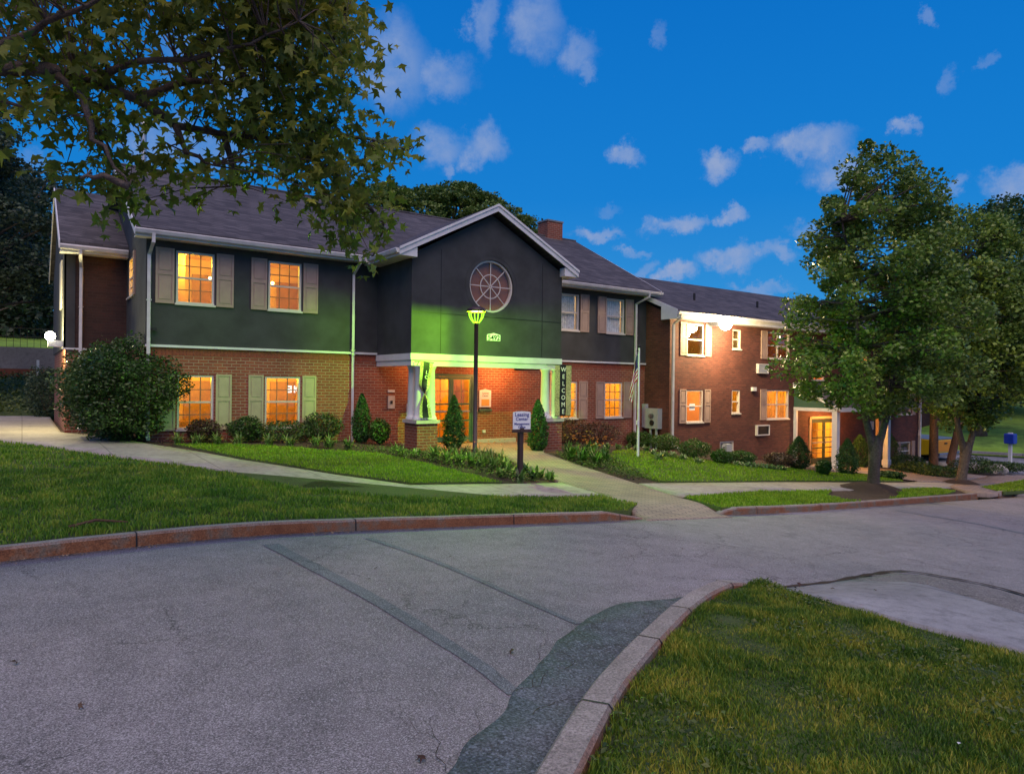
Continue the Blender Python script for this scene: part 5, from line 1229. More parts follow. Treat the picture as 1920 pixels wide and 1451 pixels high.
# foundation shrubs
for (px, py, wd, hh, mt, lab) in ((381, 818, .36, .45, L_red, 'reddish shrub with upright twigs below the left orange window'), (461, 817, .42, .5, L_shrub, 'small round shrub between the two ground floor windows of the left block'),
        (532, 822, .72, .42, L_shrub, 'wide loose shrub under the window with the white neon letters'), (603, 822, .52, .62, L_shrub, 'round shrub right of the lime lit shutter'),
        (712, 832, .27, .58, L_box, 'small boxwood right of the conical evergreen by the downspout'), (1072, 826, .7, .7, L_red, 'dark shrub at the foot of the wall right of the welcome banner'), (1120, 826, .8, .65, L_red, 'dark low shrub beneath the right orange window')):
    b = gw(px, py); shrub('foundation_shrub', b, wd*1.15, hh*1.25, 3000, .065, mt, lab, group='shrubs along the foundation')
for (px, py, wd, hh, lab) in ((1200, 837, .55, .6, 'boxwood ball behind the flagpole'), (1247, 846, .5, .62, 'boxwood ball left of the right block downspout foot'), (1301, 858, .58, .62, 'boxwood ball below the left windows of the dark brick block'), (1352, 868, .36, .45, 'small boxwood in front of the gas meter'), (1388, 870, .5, .46, 'boxwood ball right of the gas meter'), (1544, 890, .26, .5, 'tiny boxwood beside the white porch post')):
    b = gw(px, py); shrub('boxwood_ball', b, wd, hh, 3600, .055, L_box, lab, group='clipped boxwood balls')
for (px, py, wd, htpx, lab, n_) in ((678, 828, .27, 738, 'conical evergreen beside the middle downspout', 5200), (850, 843, .30, 741, 'tall conical evergreen in front of the glass entrance doors', 7000), (1008, 845, .30, 749, 'tall conical evergreen beside the right porch pier', 7000),
        (1497, 878, .42, 818, 'conical evergreen left of the lit porch doors', 5200), (1588, 889, .38, 822, 'bright conical evergreen right of the white porch post', 5200), (1612, 876, .5, 815, 'shaded conical evergreen behind the bright one', 5200), (1667, 878, .6, 812, 'shaded conical evergreen right of the forked tree trunk', 5200)):
    b = gw(px, py); h_ = P(px, htpx, Y=b.y).z-b.z; shrub('conical_evergreen', b, wd, h_, n_, .06, L_arb, lab, shape='cone', group='conical evergreens')
b = gw(1460, 874); shrub('foundation_shrub', b, .55, .5, 2600, .06, L_red, 'reddish twiggy shrub left of the porch evergreen', group='shrubs along the foundation')
# low evergreen shrubs in the far bed
k = 0
for (px, py, wd, hh, lab) in ((1668, 897, .5, .28, 'low bright juniper at the edge of the brick path'), (1715, 886, 1.0, .5, 'spreading shrub left of the brown tree trunk'), (1760, 893, 1.0, .45, 'spreading shrub in front of the brown tree trunk'), (1830, 886, 1.2, .75, 'spreading shrub right of the yellowish pear trunk'), (1862, 882, 1.0, .5, 'spreading shrub between two rocks'), (1888, 884, 1.1, .55, 'last spreading shrub at the tip of the far bed'), (1695, 874, 1.0, .6, 'dark spreading shrub below the far basement window')):
    b = gw(px, py); shrub('spreading_shrub', b, wd, hh, 2400, .09, L_shrub, lab, group='spreading shrubs in the far bed')
for (px, py, r_, lab) in ((1822, 880, .5, 'flat pale boulder behind the yellowish pear trunk'), (1868, 886, .55, 'pointed pale boulder in the far shrub bed'), (1740, 876, .4, 'pale boulder left of the brown trunk'), (1765, 880, .42, 'pale boulder between the two brown trunks')):
    b = gp(px, py); tag(MB().ico((b.x, b.y, b.z+.1), r_, 3, (1, .8, .6), .35).build('boulder', M['rock'], None, origin=b), lab, 'rock', 'boulders in the far bed')

def strap_clump(name, base, n, L_, mat, label, cat='plant', group=None, wd=.02, arch=1.0, flowers=None, par=None):
    V = []; F = []
    for i in range(n):
        a = rng.uniform(0, 2*np.pi); l = L_*rng.uniform(.6, 1.1); out = rng.uniform(.35, 1)*arch; w = wd*rng.uniform(.7, 1.3); seg = 4
        b = Vector((base.x+rng.normal()*.04, base.y+rng.normal()*.04, base.z)); d = Vector((math.cos(a), math.sin(a), 0)); s_ = Vector((-math.sin(a), math.cos(a), 0)); n0 = len(V)
        for k in range(seg+1):
            u = k/seg; p = b+d*(l*out*.75*u**1.2)+Vector((0, 0, l*(u*(1.15-.1*out)-(.85*out)*u*u))); ww = w*(math.sin(min(1, .25+u)*math.pi/1.0) if False else (1-u)**.6*(.6+.9*u)); V += [p-s_*ww, p+s_*ww]
        F += [(n0+2*k, n0+2*k+1, n0+2*k+3, n0+2*k+2) for k in range(seg)]
    t = thing(name, base, label, cat, group); m = MB(); m.v = [tuple(v) for v in V]; m.f = F; m.keep = True; m.build('leaves', mat, t)
    if flowers:
        f = MB()
        for i in range(flowers[0]):
            f = MB(); q = Vector((base.x+rng.normal()*.13, base.y+rng.normal()*.13, base.z+L_*rng.uniform(.85, 1.2)))
            for k in range(5):
                a = k*1.257; f.add([q, q+Vector((math.cos(a-.3)*.03, math.sin(a-.3)*.03, .03)), q+Vector((math.cos(a)*.055, math.sin(a)*.055, .035)), q+Vector((math.cos(a+.3)*.03, math.sin(a+.3)*.03, .03))], [(0, 1, 2, 3)])
            f.keep = True; f.build('flower', flowers[1], t)
    return t
yel = simple('yellow_petal', (.75, .55, .08), .6); org = simple('orange_petal', (.8, .25, .04), .6)
# grassy clumps in front of the left wall
for (px, py) in ((333, 832), (371, 833), (408, 834), (446, 834), (503, 835), (542, 836), (592, 837), (616, 838), (653, 842)):
    strap_clump('liriope_clump', gw(px, py), 56, .42, L_strap, 'pale strap leaved clump in the row below the left block windows', group='liriope clumps below the left wall')
for (px, py) in ((742, 846), (752, 853), (780, 856), (1080, 850)):
    strap_clump('liriope_clump', gp(px, py), 40, .32, L_strap, 'strap leaved clump beside a porch pier', group='clumps by the piers')
# daylily bed at the lamp and at the walk
dl = [(815, 862), (838, 868), (862, 872), (884, 874), (905, 878), (925, 882), (872, 862), (900, 866), (918, 869), (938, 872), (850, 858), (945, 884)]
for (px, py) in dl: strap_clump('daylily_clump', gp(px, py), 60, .55, L_strap, 'daylily clump in the bed round the green lamp', group='daylilies round the green lamp', flowers=(2, org))
for (px, py) in ((1063, 850), (1080, 855), (1098, 858), (1070, 862), (1092, 868), (1112, 864), (1118, 873), (1132, 860), (1105, 848), (1136, 868)):
    strap_clump('daylily_clump', gp(px, py), 60, .55, L_box, 'daylily clump with yellow flowers right of the brick walk', group='daylilies right of the brick walk', flowers=(5, yel if px % 2 else org))
for (px, py) in ((955, 880), (968, 888), (985, 886), (1000, 892), (1012, 896), (995, 898), (958, 892), (975, 903), (940, 893), (1030, 899)):
    strap_clump('leafy_perennial', gp(px, py), 22, .34, L_shrub if px % 2 else L_strap, 'broad leaved perennial round the foot of the sign post', group='perennials at the sign post', wd=.04)
# hostas
ho = [(1118, 840), (1138, 841), (1160, 842), (1178, 841), (1192, 845), (1212, 846), (1226, 853), (1245, 856), (1262, 858), (1280, 862), (1310, 868), (1236, 862)]
for (px, py) in ho: strap_clump('hosta', gw(px, py, .55), 34, .30, L_hosta, 'variegated hosta in the row at the back edge of the right lawn', group='hostas behind the right lawn', wd=.045)
for i in range(11): strap_clump('hosta', gw(1380+i*9, 873+i*.9, .6), 30, .24, L_hosta, 'small pale hosta in the strip left of the porch', group='hostas left of the porch', wd=.04)
# ground ivy right of the walk, and scattered low cover
def cover(name, poly, n, size, mat, hmax, label, pw=1.0):
    xs = [p[0] for p in poly]; ys = [p[1] for p in poly]; P_ = []
    while len(P_) < n:
        x, y = rng.uniform(min(xs), max(xs)), rng.uniform(min(ys), max(ys))
        if inside(x, y, poly) and mnoise.noise(Vector((x*1.6, y*1.6, 3))) > -.25: P_.append((x, y, G(x, y)+rng.uniform(0, hmax)))
    o = leaves(name, np.array(P_), size, LEAF, mat, None, .8); tag(o, label, 'ground cover', kind='stuff')
cover('ground_ivy', [g2(*p) for p in ((1040, 852), (1062, 866), (1110, 880), (1180, 898), (1225, 902), (1190, 884), (1150, 862), (1140, 846), (1100, 846))], 3600, .06, L_ivy, .14, 'low ivy and weeds covering the bed right of the brick walk')
cover('low_weeds', [g2(*p) for p in ((640, 842), (800, 866), (900, 890), (960, 902), (1010, 903), (940, 876), (880, 862), (800, 852), (690, 843))], 3000, .055, L_ivy, .14, 'low weeds in the mulch left of the brick walk')
cover('hedge_litter', [g2(*p) for p in ((130, 812), (300, 832), (420, 832), (640, 838), (640, 830), (430, 822), (300, 822))], 900, .05, L_red, .06, 'scattered fallen leaves on the dark soil below the wall')

# ------------------------------------------------------------------ grass
def weeds(poly, n, xl):
    P_ = []
    while len(P_) < n:
        x, y = rng.uniform(xl[0], xl[1]), rng.uniform(xl[2], xl[3])
        if inside(x, y, poly) and mnoise.noise(Vector((x*1.1, y*1.1, 7))) > .05: P_.append((x, y, G(x, y)-.005+rng.uniform(0, .03)))
    return np.array(P_)
tag(leaves('lawn_weeds', np.concatenate([weeds(island, 2600, (1.2, 8, -.5, 4.4)), weeds(lawnA, 2500, (-5, 9, 8.4, 13))]), .035, LEAF, L_ivy, None, 1.2), 'small broad leaved weeds and clover scattered through the near grass', 'weeds', kind='stuff')
def blades(name, poly, dens, h, mat, label, off, wid=.006, xlim=None, clump=.6):
    xs = [p[0] for p in poly]; ys = [p[1] for p in poly]
    x0, x1, y0, y1 = min(xs), max(xs), min(ys), max(ys)
    if xlim: x0, x1, y0, y1 = max(x0, xlim[0]), min(x1, xlim[1]), max(y0, xlim[2]), min(y1, xlim[3])
    n = int((x1-x0)*(y1-y0)*dens); X = rng.uniform(x0, x1, n); Y = rng.uniform(y0, y1, n)
    pa_ = np.array(poly); c = np.zeros(n, bool); j = len(pa_)-1
    for i in range(len(pa_)):
        xi, yi = pa_[i]; xj, yj = pa_[j]; 
        if yi != yj: c ^= ((yi > Y) != (yj > Y)) & (X < (xj-xi)*(Y-yi)/(yj-yi)+xi)
        j = i
    # keep what the lens could see, with a wide margin
    ang = np.arctan2(X*math.cos(YAW)-Y*math.sin(YAW), X*math.sin(YAW)+Y*math.cos(YAW)); c &= (np.abs(ang) < R(46)) & (X*math.sin(YAW)+Y*math.cos(YAW) > .8)
    X, Y = X[c], Y[c]; n = len(X)
    # vectorised ground height
    gs = np.array([G(x, y) for x, y in zip(X, Y)])+off
    k = np.array([mnoise.noise(Vector((x*2.3, y*2.3, 0))) for x, y in zip(X, Y)])*clump+1
    a = rng.uniform(0, 2*np.pi, n); hh = h*rng.uniform(.5, 1.25, n)*k; ln_ = rng.uniform(.1, .75, n)*hh; b = rng.uniform(0, 2*np.pi, n); w = wid*rng.uniform(.6, 1.4, n)
    p0 = np.stack([X-np.cos(a)*w, Y-np.sin(a)*w, gs], 1); p1 = np.stack([X+np.cos(a)*w, Y+np.sin(a)*w, gs], 1)
    mx, my = X+np.cos(b)*ln_*.35, Y+np.sin(b)*ln_*.35; p2 = np.stack([mx+np.cos(a)*w*.8, my+np.sin(a)*w*.8, gs+hh*.6], 1); p3 = np.stack([mx-np.cos(a)*w*.8, my-np.sin(a)*w*.8, gs+hh*.6], 1)
    p4 = np.stack([X+np.cos(b)*ln_, Y+np.sin(b)*ln_, gs+hh*.95], 1)
    V = np.stack([p0, p1, p2, p3, p4], 1).reshape(-1, 3); base_ = np.arange(n)[:, None]*5
    lv = (base_+np.array([[0, 1, 2, 3, 3, 2, 4]])).ravel(); st = (np.arange(n)[:, None]*7+np.array([[0, 4]])).ravel()
    me = bpy.data.meshes.new(name); me.vertices.add(len(V)); me.vertices.foreach_set('co', V.astype(np.float32).ravel()); me.loops.add(len(lv)); me.loops.foreach_set('vertex_index', lv.astype(np.int32)); me.polygons.add(len(st)); me.polygons.foreach_set('loop_start', st.astype(np.int32)); me.update(calc_edges=True)
    o = bpy.data.objects.new(name, me); COL.objects.link(o); me.materials.append(mat); tag(o, label, 'grass', kind='stuff'); print(name, n); return o
g_isl = leafmat('grass_island', (.045, .12, .012), (.16, .25, .02), (.42, .38, .05), rough=.55, trans=.3, nscale=3.2, ra=.55, na=1.5)
g_a = leafmat('grass_front', (.05, .14, .012), (.15, .27, .02), (.33, .36, .045), rough=.55, trans=.3, nscale=1.4, ra=.5, na=1.4)
g_b = leafmat('grass_mown', (.12, .25, .010), (.23, .39, .014), (.33, .48, .03), rough=.55, trans=.3, nscale=1.1)
blades('island_grass', island, 8500, .038, g_isl, 'patchy grass on the near corner island inside the kerb', -.03, .003, (1, 9.5, -1, 4.6), 1.2)
blades('front_lawn_grass', lawnA, 1300, .06, g_a, 'dark grass between the far kerb and the long sidewalk', .004, .006, (-8, 9.6, 8, 14), .9)
blades('front_lawn_grass', lawnA, 500, .06, g_a, 'dark grass farther up the slope at the left', .004, .009, (-12, 3, 14, 24), .8)
blades('middle_lawn_grass', lawnB, 900, .045, g_b, 'bright grass on the curved lawn between sidewalk and flower bed', .004, .008)
blades('right_lawn_grass', lawnC, 420, .05, g_b, 'bright grass on the sloping lawn below the dark brick block', .004, .011)
blades('verge_grass', lawnD, 900, .06, g_b, 'grass verge between right sidewalk and kerb left of the tall pear tree', .004, .008)
blades('verge_grass', lawnE, 500, .06, g_b, 'grass verge between the two street trees', .004, .01)
blades('verge_grass', lawnF, 300, .06, g_b, 'grass corner at the far right beyond the second street tree', .004, .012)
# ------------------------------------------------------------------ overhanging maple (trunk stands on the lawn left of the view)
tb = Vector((-4.6, 10.2, G(-4.6, 10.2)))
mt_ = thing('maple_tree', tb, 'large maple whose limbs and star shaped leaves hang into the upper left of the view', 'tree')
wood = MB()
def px3(px, py, d): return P(px, py, D=d)
main_l = [tb+Vector((0, 0, 3.9)), tb+Vector((1.6, -1.4, 4.3))]+[px3(*q) for q in ((-260, 135, 7.2), (-60, 128, 7.0), (90, 130, 7.1), (170, 150, 7.2), (260, 188, 7.3), (330, 236, 7.4), (420, 252, 7.6), (520, 262, 7.8), (600, 305, 8.0), (650, 380, 8.1))]
wood.tube([tb+Vector((0, 0, -.2)), tb+Vector((0, 0, .3)), tb+Vector((.05, 0, 2)), tb+Vector((0, 0, 3.9)), tb+Vector((-.3, .3, 6.5)), tb+Vector((.2, .3, 9.5))], [.55, .4, .33, .30, .2, .06], 14)
wood.tube(main_l, [.2, .15, .085, .06, .052, .045, .040, .035, .028, .022, .016, .008], 9)
anch = [Vector(q) for q in main_l[3:]]
for i in range(len(main_l)-1):
    if i > 1: anch += [Vector(main_l[i]).lerp(Vector(main_l[i+1]), t) for t in (.33, .66)]
for pts in ([(170, 145, 7.2), (260, 118, 7.0), (360, 108, 6.9), (470, 80, 6.8), (560, 40, 6.7)], [(260, 188, 7.3), (360, 150, 7.6), (460, 160, 7.9), (560, 170, 8.1), (640, 150, 8.2)],
            [(330, 236, 7.4), (350, 290, 7.2), (400, 310, 7.1)], [(100, 130, 7.1), (160, 190, 6.8), (175, 260, 6.7), (205, 290, 6.6), (240, 350, 6.6)], [(-60, 128, 7), (60, 60, 6.8), (160, 10, 6.5), (250, -40, 6.4)],
            [(520, 262, 7.8), (600, 240, 7.9), (690, 262, 8.0), (765, 282, 8.1)], [(90, 130, 7.1), (140, 160, 7.4), (180, 230, 7.6)], [(600, 305, 8.0), (680, 380, 8.2), (720, 420, 8.3), (700, 480, 8.3)], [(560, 150, 8.1), (640, 60, 8), (660, -30, 7.8)], [(240, 350, 6.6), (190, 330, 6.6), (150, 335, 6.6)], [(420, 252, 7.6), (440, 330, 7.6), (430, 350, 7.6)], [(-60, 128, 7), (-20, 180, 6.6), (40, 200, 6.5)]):
    q = [px3(*p_) for p_ in pts]; sm = []
    for a, b in zip(q, q[1:]):
        for t in (0, .33, .66): sm.append(a.lerp(b, t)+Vector((random.gauss(0, .012), random.gauss(0, .012), random.gauss(0, .012))))
    sm.append(q[-1]); wood.tube(sm, [.03*(1-i/len(sm))+.005 for i in range(len(sm))], 6); anch += sm
region = [(-60, -90), (640, -90), (668, 10), (690, 50), (702, 120), (690, 175), (668, 215), (690, 262), (705, 300), (692, 335), (705, 375), (718, 410), (700, 440), (672, 450), (640, 415), (600, 375), (560, 345), (520, 320), (490, 285), (450, 265), (405, 250), (330, 205), (270, 235), (200, 240), (120, 225), (60, 195), (-60, 190)]
cl = []
for i in range(560):
    while True:
        px, py = random.uniform(-60, 730), random.uniform(-90, 460)
        if inside(px, py, region): break
    dens = .52+.48*ss((px-360)/180)
    if random.random() > dens: continue
    if mnoise.noise(Vector((px/50, py/50, 1))) < (-.3 if px > 480 else -.15): continue
    cl.append((px-(28 if px > 400 else 0), py-12, 7.4+px/1500+random.uniform(-1.1, 1.1), 16, .18))
for (px, py) in ((55, 222), (100, 245), (128, 335), (150, 345), (172, 340), (205, 335), (185, 352), (222, 318), (235, 345), (250, 378), (232, 300), (262, 355), (285, 352), (300, 372), (245, 400), (372, 376), (330, 315), (352, 300), (390, 310), (420, 330), (440, 345), (405, 345), (300, 330), (270, 325), (745, 272), (768, 284), (780, 290), (722, 296), (735, 290), (730, 432), (742, 425), (735, 395), (690, 490), (680, 470), (705, 468), (650, 440), (640, 455), (720, 380), (700, 340), (560, 385), (600, 405), (480, 330), (25, 195), (90, 215), (170, 260), (200, 275), (160, 240), (318, 285), (285, 300), (470, 345)):
    cl.append((px-14+random.uniform(-6, 6), py-6+random.uniform(-6, 6), 7.2+px/1300+random.uniform(-.5, .5), 11, .13))
for i in range(36):   # the part of the crown above and left of the view
    cl.append((random.uniform(-700, -60), random.uniform(-500, 240), random.uniform(6, 9.5), 22, .35))
for i in range(26): cl.append((random.uniform(-60, 640), random.uniform(-520, -90), random.uniform(6, 9), 22, .3))
pts_all = []; nrm = []
for (px, py, d, n, r) in cl:
    c = px3(px, py, d)
    near = sorted(anch, key=lambda e: (e-c).length)[0]
    mid = near.lerp(c, .5)+Vector((random.gauss(0, .06), random.gauss(0, .06), .05))
    if (near-c).length < 3: wood.tube([near, mid, c], [.010, .006, .003], 4, cap=False)
    q = np.array(c)+rng.normal(size=(n, 3))*np.array([r, r, r*.75])
    pts_all.append(q)
wood.build('trunk', M['bark_maple'], mt_, smooth=True)
leaves('crown', np.concatenate(pts_all), .128, MAPLE, L_maple, mt_, .1)

# ------------------------------------------------------------------ trees beyond
def far_tree(name, base, clumps, size, mat, label, r0=.35, group=None, sc=(1, 1, .7), shp=LEAF2, bark='bark', shell=.25):
    t = thing(name, base, label, 'tree', group); tm = MB(); pp = []
    cs = [Vector(c[0]) for c in clumps]; cen = sum(cs, Vector())/len(cs); zt__ = min(c.z for c in cs)
    fork = Vector((base.x, base.y, base.z+(zt__-base.z)*.8)); tm.tube([base+Vector((0, 0, -.3)), base.lerp(fork, .5), fork], [r0*1.3, r0, r0*.8], 10)
    for c, r, n in clumps:
        limb(tm, fork, c, r0*.35, .02, 6, .1, 5); pp.append(blob_pts(c, r, n, sc, shell))
    tm.build('trunk', M[bark], t, smooth=True); leaves('crown', np.concatenate(pp), size, shp, mat, t, .3); return t
# feathery tree behind the roof
cl = []
for i in range(125):
    px = random.uniform(700, 1025); top = interp(px, [690, 740, 800, 870, 930, 970, 1000, 1030], [345, 345, 345, 340, 368, 392, 408, 425]); py = top+8+abs(random.gauss(0, 1))*42
    c = P(px, py, Y=36+random.uniform(-3, 3)); cl.append((c, random.uniform(.6, 1.25), 300))
far_tree('locust_tree', Vector((21, 37, .5)), cl, .20, L_loc, 'feathery flat topped tree rising behind the roof ridge left of the chimney', .4, sc=(1, 1, .32))
# dark drooping tree at the left edge
cl = []
for i in range(120):
    py = random.uniform(195, 570); half = interp(py, [195, 260, 330, 390, 410, 500, 640], [12, 30, 45, 55, 115, 118, 108]); px = random.uniform(-130, max(-100, -8+half-12)); c = P(px, py, Y=37+random.uniform(-3, 4)); cl.append((c, random.uniform(.6, 1.3), 330))
far_tree('drooping_tree', Vector((-3.4, 37.5, .6)), cl, .17, L_dark, 'tall dark drooping tree at the left edge beside the recessed wing', .4, sc=(1, 1, .42))
for k_, (px, yy, lab) in enumerate(((10, 62, 'dark background tree over the far left lawn, at the view edge'), (75, 66, 'dark background tree over the far left lawn, next to the recessed wing'), (-80, 60, 'dark background tree beyond the left edge of the railing'))):
    c0 = P(px, 585, Y=yy); cl = [(c0+Vector((random.gauss(0, 2.2), random.gauss(0, 1.5), random.uniform(-2.2, 10))), random.uniform(1.2, 2.2), 200) for i in range(44)]
    far_tree('background_tree', Vector((c0.x, yy, 4.6)), cl, .38, L_dark, lab, .35, group='trees beyond the left lawn')
# right background
cl = []
for i in range(90):
    px = random.uniform(1838, 2080); py = random.uniform(365+abs(px-1950)*.25, 700); c = P(px, py, X=58+random.uniform(-4, 4)); cl.append((c, random.uniform(1.0, 2.1), 170))
far_tree('background_tree', Vector((58, 22, -3)), cl, .32, L_shrub, 'broad green tree filling the right edge behind the second pear tree', .5)
cl = []
for i in range(60):
    px = random.uniform(1815, 1990); py = random.uniform(610, 752); c = P(px, py, X=72+random.uniform(-4, 4)); cl.append((c, random.uniform(1.0, 1.9), 170))
far_tree('weeping_tree', P(1856, 800, X=70), cl, .32, leafmat('grey_leaves', (.03, .05, .035), (.06, .085, .06), (.10, .13, .09)), 'grey green weeping tree on the far right lawn above the blue box', .35, sc=(1, 1, .6))
for k_ in range(9):
    px = 1690+k_*42; c0 = P(px, 730, X=125); cl = [(c0+Vector((random.gauss(0, 4), random.gauss(0, 4), random.uniform(-3, 9))), random.uniform(2.5, 4), 110) for i in range(22)]
    far_tree('background_tree', c0+Vector((0, 0, -6)), cl, .8, L_dark, 'dark tree in the row along the far right horizon', .4, group='trees along the far right horizon')
# far lawns
def sector(px0, px1, r0, r1, n=10):
    out = []
    for i in range(n+1):
        v = ray(px0+(px1-px0)*i/n, 725); h = Vector((v.x, v.y)).normalized(); out.append((h.x*r0, h.y*r0))
    for i in range(n, -1, -1):
        v = ray(px0+(px1-px0)*i/n, 725); h = Vector((v.x, v.y)).normalized(); out.append((h.x*r1, h.y*r1))
    return out
hz_ = lambda x, y: P(1860, 851, D=55).z+max(0, math.hypot(x, y)-55)*.112
drape('far_lawn', sector(1690, 2400, 54.5, 140), 0, M['turf_far'], 6, hfun=hz_)
kp = [tuple(Vector(q)) for q in []]
m = MB(); seg = []
for i in range(12):
    px = 1700+i*55; v = ray(px, 725); h = Vector((v.x, v.y)).normalized()*54.2; seg.append(Vector((h.x, h.y, hz_(h.x, h.y)+.02)))
for a, b in zip(seg, seg[1:]):
    d = (b-a).normalized(); nn = Vector((-d.y, d.x, 0))*.15; m.prism([a-nn, b-nn, b+nn, a+nn], (0, 0, .16))
tag(m.build('far_kerb', M['ramp']), kind='structure')
lotz = lambda x, y: -3.05-(math.hypot(x, y)-47)*.05
drape('parking_lot', sector(1700, 2400, 41, 54.4), 0, asphalt('lot_asphalt', (.17, .18, .2), .5), 2, hfun=lambda x, y: interp(math.hypot(x, y), [41, 47, 54.4], [-2.75, -2.95, hz_(54, 6) if False else P(1860, 851, D=55).z-.1]))
# left: bank, retaining wall, railing, upper lawn
bz = lambda x, y: .12+max(0, y-33.4)*.15
drape('grass_bank', [(-26, 33.4), (1.0, 33.4), (5, 36), (6, 45), (-26, 45)], 0, M['turf'], 1.5, hfun=bz, nz=.15)
P_ = []
for i in range(9000):
    x, y = rng.uniform(-9, 3), rng.uniform(33.6, 44.5); P_.append((x, y, bz(x, y)+rng.uniform(0, .25)))
tag(leaves('ivy_bank', np.array(P_), .16, LEAF, L_ivy, None, .5), 'tangled ivy over the slope behind the left driveway', 'ground cover', kind='stuff')
rwz0, rwz1 = P(40, 690, Y=45).z, P(40, 651, Y=45).z
m = MB(); m.box(-30, 9, 45, 45.4, rwz0-1.6, rwz1); t = m.build('retaining_wall', M['wallc'], None, origin=(-5, 45, rwz0-1)); tag(t, 'grey concrete retaining wall across the slope at the far left', 'wall')
m = MB(); m.box(-30, 3.0, 44.2, 44.9, rwz0-.85, rwz0-.05); t = m.build('timber_wall', simple('red_timber', (.22, .06, .03), .8, .2, 4), None, origin=(-4, 44.2, rwz0-.8)); tag(t, 'low reddish timber wall below the concrete retaining wall', 'wall')
p = P(71, 700, Y=43.9); tag(MB().box(p.x-.06, p.x+.06, 43.85, 43.97, p.z-.6, p.z+.7).build('marker_post', M['white'], None, origin=(p.x, 43.9, p.z-.6)), 'short white post against the reddish timber wall', 'post')
t = thing('railing', (-8, 45.2, rwz1), 'thin black metal railing on top of the retaining wall', 'railing'); m = MB()
for z_ in (.55, 1.0): m.box(-30, 9, 45.18, 45.22, rwz1+z_, rwz1+z_+.04)
m.build('rail', M['black'], t); m = MB(); 
for i in range(120): m.box(-28+i*.3, -28+i*.3+.02, 45.19, 45.21, rwz1, rwz1+1.0)
m.build('balusters', M['black'], t)
drape('upper_lawn', [(-60, 45.4), (14, 45.4), (14, 110), (-60, 110)], 0, M['turf_far'], 5, hfun=lambda x, y: rwz1-.15+(y-45)*.09)
c0 = P(88, 735, Y=32.5); shrub('driveway_bush', Vector((c0.x, 32.8, .1)), .75, 2.0, 4000, .1, L_dark, 'dark bush at the rear corner of the recessed brick wing')
# house fragment far right, behind the trunks
hb = P(1765, 815, D=68); t = thing('brick_house', hb, 'distant brick house with white window frames seen between the tree trunks', 'building')
v = Vector((hb.x, hb.y)).normalized()
m = MB(); m.box(hb.x-4, hb.x+9, hb.y, hb.y+8, hb.z-4, hb.z+6); m.build('wall', M['dbrickX'], t)
m = MB(); m.prism([(hb.x-4.4, hb.y-.5, hb.z+6), (hb.x-4.4, hb.y+8.5, hb.z+6), (hb.x-4.4, hb.y+4, hb.z+8.4)], (14, 0, 0)); m.build('roof', M['roof'], t)
for k_ in range(4):
    for z_ in (.4, 3.4):
        y0 = hb.y+.6+k_*1.9; m = MB(); m.box(hb.x-4.06, hb.x-4.002, y0, y0+1.1, hb.z+z_-1, hb.z+z_+.7); f = m.build('window', M['white'], t); box('pane', M['glassr'] if False else M['ink'], f, hb.x-4.09, hb.x-4.062, y0+.12, y0+.98, hb.z+z_-.88, hb.z+z_+.58)
# ------------------------------------------------------------------ yellow pickup
tk = P(1757, 872, D=50); tz_ = tk.z
view = Vector((tk.x, tk.y)).normalized(); left = Vector((-view.y, view.x)); hd = (view*.45+left*.89).normalized(); yl = Vector((-hd.y, hd.x))
origin_t = Vector((tk.x, tk.y, tz_))-Vector((yl.x, yl.y, 0))*.9
ang_t = math.atan2(hd.y, hd.x); TS = 1.3
truck = thing('pickup_truck', origin_t, 'yellow pickup truck parked beyond the brick block, seen past the brown trunks', 'pickup truck', rz=ang_t)
def tl(mb, name, mat, par=None, smooth=False, bevel=0):
    mb.v = [(x*TS, y*TS, z*TS) for x, y, z in mb.v]
    me = bpy.data.meshes.new(name); me.from_pydata(mb.v, [], mb.f); b = bmesh.new(); b.from_mesh(me); bmesh.ops.recalc_face_normals(b, faces=b.faces); b.to_mesh(me); b.free()
    if smooth: me.polygons.foreach_set('use_smooth', [True]*len(me.polygons))
    o = bpy.data.objects.new(name, me); COL.objects.link(o); o.parent = par or truck; me.materials.append(mat)
    if bevel: q = o.modifiers.new('b', 'BEVEL'); q.width = bevel; q.segments = 2; q.limit_method = 'ANGLE'
    return o
ypaint = simple('yellow_paint', (.85, .52, .015), .25, .03, 2, .0); tyre = M['ink']; chrome = simple('chrome', (.6, .6, .62), .2, .05, 3, metal=1)
def arch(x0, x1, zc, r, n=8): return [(x0+(x1-x0)*(.5-.5*math.cos(math.pi*i/n)), zc+r*math.sin(math.pi*i/n)) for i in range(n+1)]
side = [(0, .52), (0, 1.18), (2.0, 1.2), (2.0, 1.2), (4.35, 1.2), (5.45, 1.05), (5.55, .5)]+arch(5.05, 4.15, .42, .42)+[(4.1, .36), (1.75, .36)]+arch(1.65, .72, .42, .42)
m = MB(); m.prism([(x, -.93, z) for x, z in side], (0, 1.86, 0)); tl(m, 'body', ypaint, bevel=.04)
m = MB(); m.prism([(2.0, -.86, 1.2), (2.2, -.75, 1.78), (3.6, -.75, 1.80), (4.3, -.86, 1.2)], (0, 1.6, 0)); tl(m, 'cab', ypaint, bevel=.05)
m = MB(); m.prism([(2.3, .755, 1.25), (2.4, .755, 1.7), (3.5, .755, 1.72), (4.0, .755, 1.25)], (0, .02, 0)); m.prism([(2.3, -.80, 1.25), (2.4, -.80, 1.7), (3.5, -.80, 1.72), (4.0, -.80, 1.25)], (0, .02, 0)); tl(m, 'side_window', M['ink'])
m = MB(); m.prism([(-.02, -.9, 1.185), (-.02, -.7, 1.27), (-.02, .7, 1.27), (-.02, .9, 1.185)], (2.05, 0, .08)); tl(m, 'bed_cover', simple('blue_grey_cover', (.13, .19, .24), .45), bevel=.03)
